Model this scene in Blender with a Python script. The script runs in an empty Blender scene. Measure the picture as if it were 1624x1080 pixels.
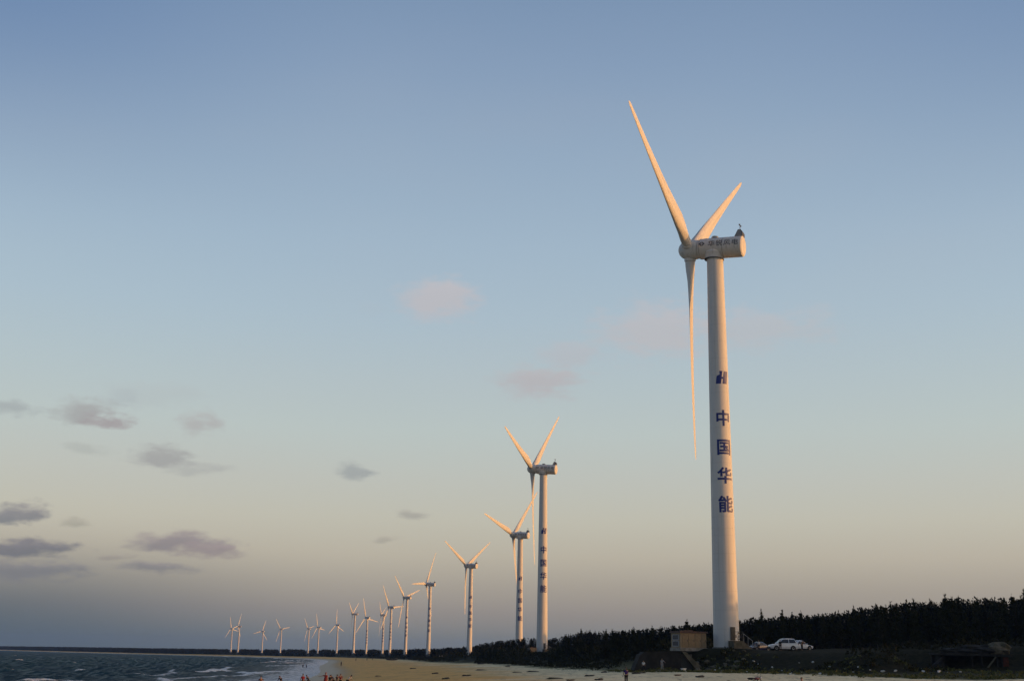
import bpy, bmesh, math, random, json
import numpy as np
from mathutils import Matrix, Vector, Euler

random.seed(7)
rng = np.random.default_rng(7)
sc = bpy.context.scene
COL = sc.collection
PI = math.pi
R = math.radians

# ------------------------------------------------------------------ helpers
class MB:
    """collects vertices and faces for ONE mesh object"""
    def __init__(self):
        self.v, self.f, self.mi = [], [], []
    def add(self, vs, fs, mat=0):
        o = len(self.v)
        self.v += [tuple(p) for p in vs]
        self.f += [tuple(i + o for i in f) for f in fs]
        self.mi += [mat] * len(fs)
        return self
    def box(self, c, s, rz=0.0, ry=0.0, rx=0.0, taper=1.0, mat=0):
        m = Euler((rx, ry, rz)).to_matrix()
        vs = []
        for dz in (-1, 1):
            k = taper if dz > 0 else 1.0
            for dx, dy in ((-1, -1), (1, -1), (1, 1), (-1, 1)):
                vs.append(Vector(c) + m @ Vector((dx * s[0] / 2 * k, dy * s[1] / 2 * k, dz * s[2] / 2)))
        return self.add(vs, [(3, 2, 1, 0), (4, 5, 6, 7), (0, 1, 5, 4), (1, 2, 6, 5), (2, 3, 7, 6), (3, 0, 4, 7)], mat)
    def tube(self, pts, rad, n=8, cap=True, mat=0):
        pts = [Vector(p) for p in pts]
        if not hasattr(rad, '__len__'):
            rad = [rad] * len(pts)
        vs, fs = [], []
        up0 = None
        for i, p in enumerate(pts):
            t = (pts[min(i + 1, len(pts) - 1)] - pts[max(i - 1, 0)]).normalized()
            if up0 is None:
                up0 = Vector((0, 0, 1)) if abs(t.z) < .9 else Vector((1, 0, 0))
            a = t.cross(up0).normalized(); b = a.cross(t).normalized()
            for k in range(n):
                w = 2 * PI * k / n
                vs.append(p + (a * math.cos(w) + b * math.sin(w)) * rad[i])
        for i in range(len(pts) - 1):
            for k in range(n):
                k2 = (k + 1) % n
                fs.append((i * n + k, i * n + k2, (i + 1) * n + k2, (i + 1) * n + k))
        if cap:
            fs.append(tuple(range(n - 1, -1, -1)))
            fs.append(tuple((len(pts) - 1) * n + k for k in range(n)))
        return self.add(vs, fs, mat)
    def rings(self, rings, cap=True, mat=0):
        n = len(rings[0]); vs, fs = [], []
        for r in rings: vs += r
        for i in range(len(rings) - 1):
            for k in range(n):
                k2 = (k + 1) % n
                fs.append((i * n + k, i * n + k2, (i + 1) * n + k2, (i + 1) * n + k))
        if cap:
            fs.append(tuple(range(n - 1, -1, -1)))
            fs.append(tuple((len(rings) - 1) * n + k for k in range(n)))
        return self.add(vs, fs, mat)
    def prism(self, poly, d0, d1, axis='y', mat=0):
        """extrude a 2-D polygon (x,z) between y=d0 and y=d1"""
        n = len(poly)
        if axis == 'y':
            vs = [(p[0], d0, p[1]) for p in poly] + [(p[0], d1, p[1]) for p in poly]
        else:
            vs = [(d0, p[0], p[1]) for p in poly] + [(d1, p[0], p[1]) for p in poly]
        fs = [tuple(range(n)), tuple(range(2 * n - 1, n - 1, -1))]
        for k in range(n):
            k2 = (k + 1) % n
            fs.append((k, n + k, n + k2, k2))
        return self.add(vs, fs, mat)
    def blob(self, c, s, seed=0, n=10, m=7, rough=.18, mat=0):
        rr = random.Random(seed); vs, fs = [], []
        for j in range(m + 1):
            ph = PI * j / m
            for k in range(n):
                th = 2 * PI * k / n
                q = 1 + rr.uniform(-rough, rough)
                if j in (0, m): q = 1
                vs.append((c[0] + s[0] * q * math.sin(ph) * math.cos(th), c[1] + s[1] * q * math.sin(ph) * math.sin(th), c[2] + s[2] * q * math.cos(ph)))
        for j in range(m):
            for k in range(n):
                k2 = (k + 1) % n
                fs.append((j * n + k, (j + 1) * n + k, (j + 1) * n + k2, j * n + k2))
        return self.add(vs, fs, mat)
    def build(self, name, mats, parent=None, smooth=False, loc=None):
        me = bpy.data.meshes.new(name)
        me.from_pydata(self.v, [], self.f)
        bm = bmesh.new(); bm.from_mesh(me)
        bmesh.ops.recalc_face_normals(bm, faces=bm.faces); bm.to_mesh(me); bm.free()
        mats = mats if isinstance(mats, (list, tuple)) else [mats]
        for m in mats: me.materials.append(m)
        if len(mats) > 1: me.polygons.foreach_set('material_index', self.mi)
        if smooth:
            me.polygons.foreach_set('use_smooth', [True] * len(me.polygons))
            me.set_sharp_from_angle(angle=R(smooth if smooth is not True else 40))
        me.update()
        return link(name, me, parent, loc)

def link(name, me, parent=None, loc=None):
    o = bpy.data.objects.new(name, me); COL.objects.link(o)
    if parent: o.parent = parent
    if loc is not None: o.location = loc
    return o
def tag(o, label=None, cat=None, group=None, kind=None):
    for k, v in (('label', label), ('category', cat), ('group', group), ('kind', kind)):
        if v: o[k] = v
    return o
def thing(name, loc, rz=0.0, label=None, cat=None, group=None):
    o = link(name, None, None, loc); o.rotation_euler = (0, 0, rz); o.empty_display_size = .3
    return tag(o, label, cat, group)
def copy_tree(o, parent=None):
    c = o.copy(); COL.objects.link(c)
    if parent: c.parent = parent
    for ch in list(o.children): copy_tree(ch, c)
    return c

# ------------------------------------------------------------------ materials
def lin(c):
    return tuple(((x / 255) / 12.92 if x / 255 <= .04045 else (((x / 255) + .055) / 1.055) ** 2.4) for x in c)
class Mat:
    def __init__(self, name):
        self.m = bpy.data.materials.new(name); self.m.use_nodes = True
        self.nt = self.m.node_tree; self.b = self.nt.nodes['Principled BSDF']
    def n(self, t, **kw):
        x = self.nt.nodes.new(t)
        for k, v in kw.items():
            if k.startswith('i_'):
                key = k[2:]; x.inputs[int(key) if key.isdigit() else key.replace('_', ' ')].default_value = v
            else: setattr(x, k, v)
        return x
    def l(self, a, b): self.nt.links.new(a, b)
    def mixc(self, fac, a, b):
        x = self.nt.nodes.new('ShaderNodeMix'); x.data_type = 'RGBA'
        for s, v in ((0, fac), (6, a), (7, b)):
            if hasattr(v, 'is_output'): self.l(v, x.inputs[s])
            else: x.inputs[s].default_value = (v if not isinstance(v, tuple) else (*v[:3], 1))
        return x.outputs[2]
    def math(self, op, a, b=None, c=None, clamp=False):
        x = self.nt.nodes.new('ShaderNodeMath'); x.operation = op; x.use_clamp = clamp
        for i, v in enumerate((a, b, c)):
            if v is None: continue
            if hasattr(v, 'is_output'): self.l(v, x.inputs[i])
            else: x.inputs[i].default_value = v
        return x.outputs[0]
    def ramp(self, fac, lo, hi):
        x = self.nt.nodes.new('ShaderNodeMapRange'); x.interpolation_type = 'SMOOTHSTEP'
        self.l(fac, x.inputs[0]); x.inputs[1].default_value = lo; x.inputs[2].default_value = hi
        return x.outputs[0]
    def noise(self, scale, detail=4, rough=.55, vec=None, vscale=None):
        x = self.n('ShaderNodeTexNoise'); x.inputs['Scale'].default_value = scale
        x.inputs['Detail'].default_value = detail; x.inputs['Roughness'].default_value = rough
        if vec is None: vec = self.coord()
        if vscale:
            mp = self.n('ShaderNodeMapping'); mp.inputs['Scale'].default_value = vscale; self.l(vec, mp.inputs[0]); vec = mp.outputs[0]
        self.l(vec, x.inputs['Vector'])
        return x.outputs['Fac']
    def coord(self, k='Object'):
        return self.n('ShaderNodeTexCoord').outputs[k]
    def attr(self, name):
        return self.n('ShaderNodeAttribute', attribute_name=name).outputs['Fac']
    def bump(self, h, strength=.3, dist=.05):
        x = self.n('ShaderNodeBump'); x.inputs['Strength'].default_value = strength; x.inputs['Distance'].default_value = dist
        self.l(h, x.inputs['Height']); self.l(x.outputs[0], self.b.inputs['Normal'])
    def col(self, c):
        if hasattr(c, 'is_output'): self.l(c, self.b.inputs['Base Color'])
        else: self.b.inputs['Base Color'].default_value = (*c, 1)
    def set(self, **kw):
        for k, v in kw.items():
            s = self.b.inputs[k.replace('_', ' ')]
            if hasattr(v, 'is_output'): self.l(v, s)
            else: s.default_value = v
        return self

def mottled(name, c1, c2, scale=4.0, rough=.6, bump=.0, metallic=0.0, detail=4, bdist=.02):
    M = Mat(name); f = M.noise(scale, detail)
    M.col(M.mixc(M.ramp(f, .3, .7), c1, c2)); M.set(Roughness=rough, Metallic=metallic)
    if rough >= .7: M.set(Specular_IOR_Level=.12)
    if bump: M.bump(f, bump, bdist)
    return M.m

M_white = None
def make_paint():
    M = Mat('turbine_white_paint')
    streak = M.noise(1.0, 5, .6, vscale=(2.2, 2.2, .05)); patch = M.noise(.35, 3)
    c = M.mixc(M.ramp(streak, .50, .78), (.66, .645, .62), (.47, .455, .41))
    c = M.mixc(M.math('MULTIPLY', M.ramp(patch, .5, .8), .5), c, (.59, .57, .53))
    zc = M.n('ShaderNodeSeparateXYZ'); M.l(M.coord(), zc.inputs[0])                       # weld seams of the rolled steel cans
    seam = M.math('LESS_THAN', M.math('FRACT', M.math('DIVIDE', zc.outputs[2], 2.9)), .018)
    c = M.mixc(M.math('MULTIPLY', seam, .35), c, (.36, .35, .33))
    M.col(c); M.set(Roughness=.62, Specular_IOR_Level=.2)
    return M.m
M_white = make_paint()
M_grey = mottled('grey_coated_steel', (.30, .30, .30), (.22, .22, .22), 3, .5)
M_dark = mottled('dark_steel', (.035, .033, .032), (.05, .045, .04), 5, .5)
M_navy = mottled('navy_lettering', (.006, .020, .165), (.010, .026, .20), 2, .5)
M_ink = mottled('grey_lettering', (.075, .075, .08), (.10, .10, .105), 3, .5)
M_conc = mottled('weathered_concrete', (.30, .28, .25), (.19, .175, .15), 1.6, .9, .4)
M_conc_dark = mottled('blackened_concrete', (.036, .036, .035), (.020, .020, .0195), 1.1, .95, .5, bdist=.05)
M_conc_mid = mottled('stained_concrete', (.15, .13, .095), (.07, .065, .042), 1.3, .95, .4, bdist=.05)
M_rust = mottled('rusty_red_steel', (.11, .035, .02), (.06, .025, .018), 4, .8)
M_bark = mottled('casuarina_bark', (.055, .042, .032), (.03, .024, .02), 6, .9)
M_hutwall = mottled('cream_painted_sheet', (.25, .185, .11), (.20, .145, .085), 2.2, .6)
M_hutdoor = mottled('cream_painted_door', (.23, .165, .09), (.175, .125, .07), 3.0, .6)
M_hutroof = mottled('brown_roof_sheet', (.13, .085, .07), (.09, .06, .05), 3, .7)
M_hutgrey = mottled('pale_grey_render', (.36, .36, .38), (.28, .28, .30), 2.2, .7)
M_louvre = mottled('dark_louvre', (.05, .05, .06), (.03, .03, .04), 8, .6)
M_rubber = mottled('black_rubber', (.02, .02, .02), (.03, .03, .03), 9, .8)
M_rim = mottled('alloy', (.35, .35, .36), (.28, .28, .29), 6, .35, metallic=.8)
M_chrome = mottled('bright_metal', (.6, .6, .6), (.5, .5, .5), 6, .25, metallic=1)
M_wood = mottled('old_boat_wood', (.06, .045, .035), (.03, .025, .022), 3, .85)
M_woodpale = mottled('pale_boat_rail', (.32, .29, .25), (.22, .20, .17), 3, .8)
M_drift = mottled('wet_driftwood', (.05, .04, .03), (.10, .08, .06), 3, .9)
M_litter = mottled('white_plastic', (.72, .72, .70), (.58, .57, .54), 5, .5)
M_skin = mottled('skin', (.32, .19, .12), (.26, .15, .10), 6, .55)
M_hair = mottled('black_hair', (.012, .010, .009), (.02, .016, .014), 20, .5)
def cloth(name, c): return mottled(name, c, tuple(x * .75 for x in c), 9, .85)
M_red = cloth('red_cloth', (.24, .022, .03)); M_coral = cloth('coral_cloth', (.34, .06, .055))
M_black = cloth('black_cloth', (.018, .017, .02)); M_purple = cloth('dark_violet_cloth', (.045, .025, .14))
M_whitecl = cloth('white_cloth', (.70, .69, .68)); M_greycl = cloth('pale_grey_cloth', (.34, .33, .33))
M_bluecl = cloth('navy_cloth', (.03, .035, .09)); M_brown = cloth('brown_cloth', (.14, .06, .04))
def carpaint(name, c):
    M = Mat(name); M.col(M.mixc(M.ramp(M.noise(2, 4), .4, .8), c, tuple(x * .86 for x in c))); M.set(Roughness=.3, Coat_Weight=.6, Coat_Roughness=.1)
    return M.m
M_carwhite = carpaint('white_car_paint', (.74, .74, .75)); M_carblue = carpaint('dark_blue_car_paint', (.02, .024, .075))
M_carred = carpaint('dark_red_paint', (.12, .015, .02))
def glassm():
    M = Mat('tinted_glass'); M.col(M.mixc(M.noise(2, 2), (.012, .013, .016), (.02, .022, .026))); M.set(Roughness=.08)
    return M.m
M_glass = glassm()
def lampglass():
    M = Mat('lamp_glass'); M.col(M.mixc(M.noise(12, 2), (.62, .63, .65), (.5, .5, .52))); M.set(Roughness=.12)
    return M.m
M_lamp = lampglass()
def redlamp():
    M = Mat('red_lamp_glass'); M.col(M.mixc(M.noise(12, 2), (.35, .015, .012), (.25, .01, .01))); M.set(Roughness=.15)
    return M.m
M_redlamp = redlamp()
def leafm(name, c1, c2):
    M = Mat(name)
    rnd = M.n('ShaderNodeObjectInfo').outputs['Random']
    f = M.noise(1.1, 3)
    c = M.mixc(M.ramp(f, .3, .7), c1, c2)
    c = M.mixc(M.math('MULTIPLY', rnd, .5), c, tuple((a * .6 + b * .4) for a, b in zip(c1, (.05, .035, .02))))
    M.col(c); M.set(Roughness=.85, Specular_IOR_Level=.06)
    return M.m
M_needle = leafm('casuarina_needles', (.017, .024, .009), (.036, .040, .016))
M_scrub = leafm('beach_scrub_leaves', (.016, .019, .008), (.036, .036, .014))
M_grass = leafm('beach_grass_blades', (.09, .10, .035), (.16, .15, .06))
M_cover = leafm('beach_creeper_leaves', (.075, .088, .028), (.16, .155, .055))
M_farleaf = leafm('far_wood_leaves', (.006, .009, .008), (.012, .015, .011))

# ------------------------------------------------------------------ the lie of the land  (metres; sea level 0, eye at (0,0,5), looking along +y)
EYE = 5.0
SY = np.array([-400, 100, 180, 229, 316, 503, 733, 950, 1199, 1516, 1870, 3261, 5200, 6400, 7000, 7400.])
SX = np.array([-34, -34, -36, -38, -48, -77, -107, -138, -199, -361, -580, -1347, -2450, -3600, -5200, -7000.])
def shore(y):
    y = np.asarray(y, float)
    return sum(np.interp(y * k, SY, SX) for k in (.92, .96, 1, 1.04, 1.08)) / 5
def shore_cos(y):
    d = (shore(np.asarray(y, float) + 5) - shore(np.asarray(y, float) - 5)) / 10
    return 1 / np.sqrt(1 + d * d)
VP = [(4000, 150), (200, 150), (98, 151), (70, 149), (55, 145), (43, 146), (36, 152), (29, 163), (20, 179), (18.6, 184), (12, 230), (5, 290), (-2, 340),
      (-31, 476), (-52, 640), (-97, 900), (-119, 1000), (-174, 1199), (-338, 1516), (-559, 1870), (-1322, 3261), (-2425, 5200), (-3575, 6400), (-5180, 7000), (-6980, 7400)]
VPA = np.array(VP, float)
VXr = [p for p in VP if p[1] >= 184]
VBx = [p for p in VP if p[1] <= 184][::-1]
def veg_dist(x, y):
    """distance from the edge of the vegetation, positive inside"""
    x = np.asarray(x, float); y = np.asarray(y, float)
    d2 = np.full(x.shape, 1e18)
    for (ax, ay), (bx, by) in zip(VP[:-1], VP[1:]):
        ex, ey = bx - ax, by - ay
        t = np.clip(((x - ax) * ex + (y - ay) * ey) / (ex * ex + ey * ey), 0, 1)
        d2 = np.minimum(d2, (x - ax - t * ex) ** 2 + (y - ay - t * ey) ** 2)
    vy = [p[1] for p in VXr]; vx = [p[0] for p in VXr]
    ins1 = (y >= 184) & (x >= np.interp(y, vy, vx))
    ins2 = (x >= 19) & (y > np.interp(x, [p[0] for p in VBx], [p[1] for p in VBx]))
    return np.sqrt(d2) * np.where(ins1 | ins2, 1, -1)
def sst(a, b, x):
    t = np.clip((x - a) / (b - a), 0, 1); return t * t * (3 - 2 * t)
def wob(x, y, s, seed=0.0):
    return (np.sin(x / s + 1.3 * np.sin(y / s * .7 + seed) + seed) * np.sin(y / s * 1.1 + 1.7 * np.sin(x / s * .6 - seed)) +
            .5 * np.sin(x / s * 2.3 + 2 * np.sin(y / s * 1.9) + seed * 2) * np.sin(y / s * 2.7 + seed)) / 1.5

# turbines: base x, y, z, yaw, rotor phase, lettering on the tower
TURB = [(34.31, 191.2, 6.74, .458, -1.210, 1), (12.5, 439.4, 6.6, .347, .799, 1), (6.2, 645.0, 2.3, .482, .739, 1), (-27.9, 902.4, 4.2, .547, .979, 1),
        (-75.8, 1177.6, 5.8, .328, .464, 1), (-120.4, 1450.6, 5.2, .464, 1.263, 1), (-166.1, 1733.9, 4.4, .52, 1.498, 1), (-214.3, 2104.9, 5.0, .1, 1.171, 1),
        (-251.7, 2187.6, 2.6, .577, 1.755, 1), (-251.2, 2003.3, 2.8, .132, 1.025, 0), (-393.8, 2831.9, 3.9, .456, 1.976, 0), (-474.2, 3071.2, 2.6, .39, 1.733, 0),
        (-534.4, 3290, 3.5, .341, 1.358, 0), (-624.9, 3379.1, 2.6, .584, 1.401, 0), (-758.8, 3795.2, 2.9, .629, .3, 0), (-695.9, 3170.1, 4.1, .199, .334, 0), (-801.8, 3558.5, 5.0, .454, 1.773, 0)]

def ground_z(x, y):
    x = np.asarray(x, float); y = np.asarray(y, float)
    s = (x - shore(y)) * shore_cos(y)
    zs = np.interp(s, [-400, -80, -12, 0, 10, 30, 45, 60, 90, 300], [-9, -3.2, -.8, 0, .95, 2.0, 2.65, 3.35, 3.6, 3.8])
    zs = zs - (zs - np.minimum(zs, 2.6)) * (1 - sst(118, 158, y)) * (y > -50)
    dv = veg_dist(x, y)
    P = np.interp(y, [0, 191, 290, 350, 415, 440, 560, 645, 902, 1178, 1450, 1734, 2000, 2200, 3000, 9000], [6.7, 6.74, 6.3, 5.9, 6.2, 6.6, 5.2, 3.6, 4.2, 5.6, 5.0, 4.4, 3.2, 3, 3.5, 4])
    hill = (np.clip(x - 48, 0, 62) * .05 + np.clip(x - 110, 0, 140) * .06) * (1 - sst(380, 650, y))
    P = P + hill
    w = np.interp(y, [180, 250, 500, 1000], [11, 18, 28, 40])
    dve = dv - 19 * sst(50, 58, x) * (1 - sst(82, 94, x)) * (1 - sst(190, 215, y))
    dve = dve - 8 * sst(22, 28, x) * (1 - sst(58, 66, x)) * (1 - sst(184, 200, y))
    t = .84 * sst(0, 1, dve / w) + .16 * sst(0, 1, (dve - .6 * w) / 24)
    zs = np.where((x > 45) & (y < 200) & (y > 130), zs + .45 * sst(0, 9, dv) * (x > 45), zs)
    z = zs + (np.maximum(P, zs) - zs) * t
    z = z + np.where(dv > 0, .16, .0) * wob(x, y, 5.0, .4) * sst(0, 4, dv) + .05 * wob(x, y, 7.0, 2.0) * sst(4, 14, s) + .025 * wob(x, y, 2.1, 3.0) * sst(6, 16, s)
    for (tx, ty, tz, *_r) in TURB:
        d = np.hypot(x - tx, y - ty)
        z = z + (tz - z) * (1 - sst(3.2, 9.0, d)) * (d < 10) * (tz > 2.35)
    return z
def gz(x, y): return float(ground_z(np.array([x]), np.array([y]))[0])

def grid_mesh(name, X, Y, Z, attrs, mat):
    nr, nc = X.shape
    me = bpy.data.meshes.new(name)
    co = np.stack([X, Y, Z], -1).reshape(-1, 3)
    i = np.arange(nr * nc).reshape(nr, nc)
    f = np.stack([i[:-1, :-1], i[:-1, 1:], i[1:, 1:], i[1:, :-1]], -1).reshape(-1, 4)
    me.vertices.add(len(co)); me.vertices.foreach_set('co', co.astype(np.float32).ravel())
    me.loops.add(f.size); me.loops.foreach_set('vertex_index', f.astype(np.int32).ravel())
    me.polygons.add(len(f)); me.polygons.foreach_set('loop_start', np.arange(0, f.size, 4, dtype=np.int32))
    me.polygons.foreach_set('loop_total', np.full(len(f), 4, np.int32))
    me.polygons.foreach_set('use_smooth', np.ones(len(f), bool))
    me.update(calc_edges=True)
    for k, a in attrs.items():
        at = me.attributes.new(k, 'FLOAT', 'POINT'); at.data.foreach_set('value', a.astype(np.float32).ravel())
    me.materials.append(mat)
    return link(name, me)

def sand_mat():
    M = Mat('beach_and_dune_soil')
    s = M.attr('inland'); v = M.attr('veg')
    co = M.n('ShaderNodeNewGeometry').outputs['Position']
    n1 = M.noise(.16, 5, .6, co); n2 = M.noise(1.4, 5, .65, co); n3 = M.noise(.05, 4, .55, co); n4 = M.noise(7, 3, .6, co)
    warm = M.mixc(M.ramp(n1, .3, .7), (.82, .475, .165), (.69, .40, .14))
    pale = M.mixc(M.ramp(n1, .35, .7), (.88, .72, .44), (.73, .59, .35))
    sandn = M.math('ADD', s, M.math('MULTIPLY', M.math('SUBTRACT', n3, .5), 36))
    c = M.mixc(M.ramp(sandn, 26, 50), warm, pale)
    c = M.mixc(M.math('MULTIPLY', M.ramp(n2, .52, .72), .45), c, (.19, .14, .09))          # trodden, dirty patches
    c = M.mixc(M.math('MULTIPLY', M.ramp(n4, .62, .8), .4), c, (.14, .11, .07))
    n5 = M.noise(1.0, 4, .65, co, vscale=(.55, .11, 1))          # trodden and wind-laid streaks
    c = M.mixc(M.math('MULTIPLY', M.ramp(n5, .48, .68), .32), c, (.24, .165, .085))
    wetn = M.math('ADD', s, M.math('MULTIPLY', M.math('SUBTRACT', n1, .5), 6))
    wet = M.math('SUBTRACT', 1.0, M.ramp(wetn, 3.5, 11))
    c = M.mixc(wet, c, (.36, .245, .13))
    # wrack and litter lines
    wr = M.noise(.9, 6, .75, co, vscale=(1, .35, 1))
    band = M.math('MULTIPLY', M.ramp(sandn, 30, 40), M.ramp(wr, .565, .64))
    c = M.mixc(M.math('MULTIPLY', band, .75), c, (.07, .055, .035))
    # plants on the dune
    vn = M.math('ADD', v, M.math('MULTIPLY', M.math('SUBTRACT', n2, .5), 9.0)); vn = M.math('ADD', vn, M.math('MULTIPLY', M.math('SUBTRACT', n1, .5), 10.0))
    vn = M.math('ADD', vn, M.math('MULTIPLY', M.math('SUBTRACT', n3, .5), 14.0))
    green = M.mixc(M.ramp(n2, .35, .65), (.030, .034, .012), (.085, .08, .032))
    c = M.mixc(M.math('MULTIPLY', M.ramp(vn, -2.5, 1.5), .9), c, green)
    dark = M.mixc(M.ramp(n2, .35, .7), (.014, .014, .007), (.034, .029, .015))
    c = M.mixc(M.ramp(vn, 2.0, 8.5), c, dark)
    M.col(c)
    M.set(Roughness=M.math('SUBTRACT', .95, M.math('MULTIPLY', wet, .5)), Specular_IOR_Level=M.math('ADD', .04, M.math('MULTIPLY', wet, .18)))
    M.bump(M.math('ADD', n2, M.math('MULTIPLY', n4, .4)), .5, .12)
    return M.m

def symspace(a0, step0, grow, lim, cap=400):
    out = [0.0]; st = step0; x = 0.0
    while x < lim:
        x += st; out.append(min(x, lim))
        if x > a0: st = min(st * grow, cap)
    return np.array(out)
uu = symspace(140, 1.1, 1.10, 5200)
un = -symspace(16, 1.6, 1.25, 5200, 900)[1:][::-1]
U = np.concatenate([un, uu])
ya = 60 + symspace(230, 1.25, 1.045, 9000, 260)
Yr = np.concatenate([60 - symspace(10, 6, 1.3, 500)[1:][::-1], ya])
YY, UU = np.meshgrid(Yr, U, indexing='ij')
XX = shore(YY) + UU
ZZ = ground_z(XX, YY)
SS = UU * shore_cos(YY)
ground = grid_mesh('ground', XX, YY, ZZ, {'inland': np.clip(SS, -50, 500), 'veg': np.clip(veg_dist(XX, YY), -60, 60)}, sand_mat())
tag(ground, kind='structure')

# ------------------------------------------------------------------ sea
def sea_mat():
    M = Mat('sea_water')
    off = M.attr('offshore'); cr = M.attr('crest')
    co = M.n('ShaderNodeNewGeometry').outputs['Position']
    n1 = M.noise(.55, 5, .65, co, vscale=(1, .55, 1)); n2 = M.noise(.12, 4, .6, co, vscale=(1, .35, 1)); n3 = M.noise(2.2, 4, .6, co)
    bk = M.attr('breaker')
    n4 = M.noise(1.0, 4, .6, co, vscale=(.95, .15, 1))          # streaks of rougher and smoother water
    deep = M.mixc(M.ramp(n2, .3, .7), (.006, .026, .042), (.010, .042, .060))
    shallow = M.mixc(M.ramp(n1, .3, .7), (.09, .105, .10), (.15, .155, .145))
    c = M.mixc(M.ramp(off, 40, 5), deep, shallow)
    # foam: a lace sheet at the edge, the broken tops of the breakers, few whitecaps
    sheet = M.ramp(M.math('ADD', M.math('MULTIPLY', M.ramp(off, 30, 2), .42), M.math('MULTIPLY', n1, .62)), .58, .76)
    lines = M.ramp(M.math('ADD', bk, M.math('MULTIPLY', M.math('SUBTRACT', n1, .5), 1.1)), .26, .52)
    caps = M.math('MULTIPLY', M.ramp(M.math('ADD', M.math('MULTIPLY', n2, .9), M.math('ADD', M.math('MULTIPLY', cr, .12), M.math('MULTIPLY', n1, .35))), .91, .96), M.ramp(n3, .35, .6))
    foam = M.math('MAXIMUM', M.math('MAXIMUM', sheet, lines), caps)
    foam = M.math('MULTIPLY', foam, M.math('ADD', .45, M.math('MULTIPLY', M.ramp(n3, .3, .62), .55)))
    c = M.mixc(foam, c, (.90, .88, .85))
    bp = M.n('ShaderNodeBump'); bp.inputs['Strength'].default_value = 1.0; bp.inputs['Distance'].default_value = .8
    M.l(M.math('ADD', n1, M.math('MULTIPLY', n3, .35)), bp.inputs['Height'])
    M.col(c); M.set(Roughness=.8, Specular_IOR_Level=0.0); M.l(bp.outputs[0], M.b.inputs['Normal'])
    gl = M.n('ShaderNodeBsdfGlossy'); gl.inputs['Roughness'].default_value = .18; gl.inputs['Color'].default_value = (.85, .95, 1, 1); M.l(bp.outputs[0], gl.inputs['Normal'])
    fr = M.n('ShaderNodeFresnel'); fr.inputs['IOR'].default_value = 1.33; M.l(bp.outputs[0], fr.inputs['Normal'])
    fac = M.math('MULTIPLY', M.math('MULTIPLY', fr.outputs[0], M.math('SUBTRACT', 1.0, foam)), M.math('ADD', .05, M.math('MULTIPLY', M.ramp(n4, .42, .62), .26)))      # wave slopes hide most of the glancing mirror
    mx = M.n('ShaderNodeMixShader'); M.l(fac, mx.inputs[0]); M.l(M.b.outputs[0], mx.inputs[1]); M.l(gl.outputs[0], mx.inputs[2])
    M.l(mx.outputs[0], M.nt.nodes['Material Output'].inputs['Surface'])
    return M.m
so = np.sort(-np.concatenate([[-9, -6, -4, -2.4, -1.2], symspace(170, 1.25, 1.05, 6500, 300)]))
sy = 120 + symspace(420, 1.3, 1.03, 7600, 160)
sy = np.concatenate([120 - symspace(10, 5, 1.3, 500)[1:][::-1], sy])
YS, OS = np.meshgrid(sy, so, indexing='ij')
XS = shore(YS) + OS
OFF = -OS * shore_cos(YS)
WZ = np.zeros_like(XS); rr = np.random.default_rng(3)
for k in range(26):
    lam = 5.0 * 1.12 ** k if k < 14 else rr.uniform(5, 22)
    ang = rr.normal(0.0, .55) + R(8); a = .046 * (lam / 9) ** .65
    WZ += a * np.sin(2 * PI / lam * (XS * math.cos(ang) + YS * math.sin(ang)) + rr.uniform(0, 6.28) + .4 * np.sin(YS / 37 + k))
dist = np.hypot(XS, YS)
WZ = np.where(WZ > 0, WZ * 1.35, WZ * .8)
# low breakers running in along the beach
ph = OFF / 17.0 + .8 * wob(XS, YS, 60, 1.0) + .25 * wob(XS, YS, 19, 4.0)
br = np.clip(np.cos(2 * PI * ph), 0, 1) ** 5 * sst(44, 26, OFF) * sst(2, 9, OFF) * (.55 + .45 * wob(XS, YS, 45, 2.2))
amp = (.35 + .65 * sst(4, 45, OFF)) * sst(-3, 6, OFF) * (1 - .7 * sst(700, 1800, dist)) * (1 - sst(2500, 4000, dist))
crest = np.clip(WZ / .42, -1, 1.6) + br * 1.8
ZS = .02 + WZ * amp + np.clip(br, 0, 1) * .42
sea = grid_mesh('sea', XS, YS, ZS, {'offshore': np.clip(OFF, -20, 400), 'crest': crest, 'breaker': np.clip(br, 0, 1)}, sea_mat())
tag(sea, kind='structure')
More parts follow.
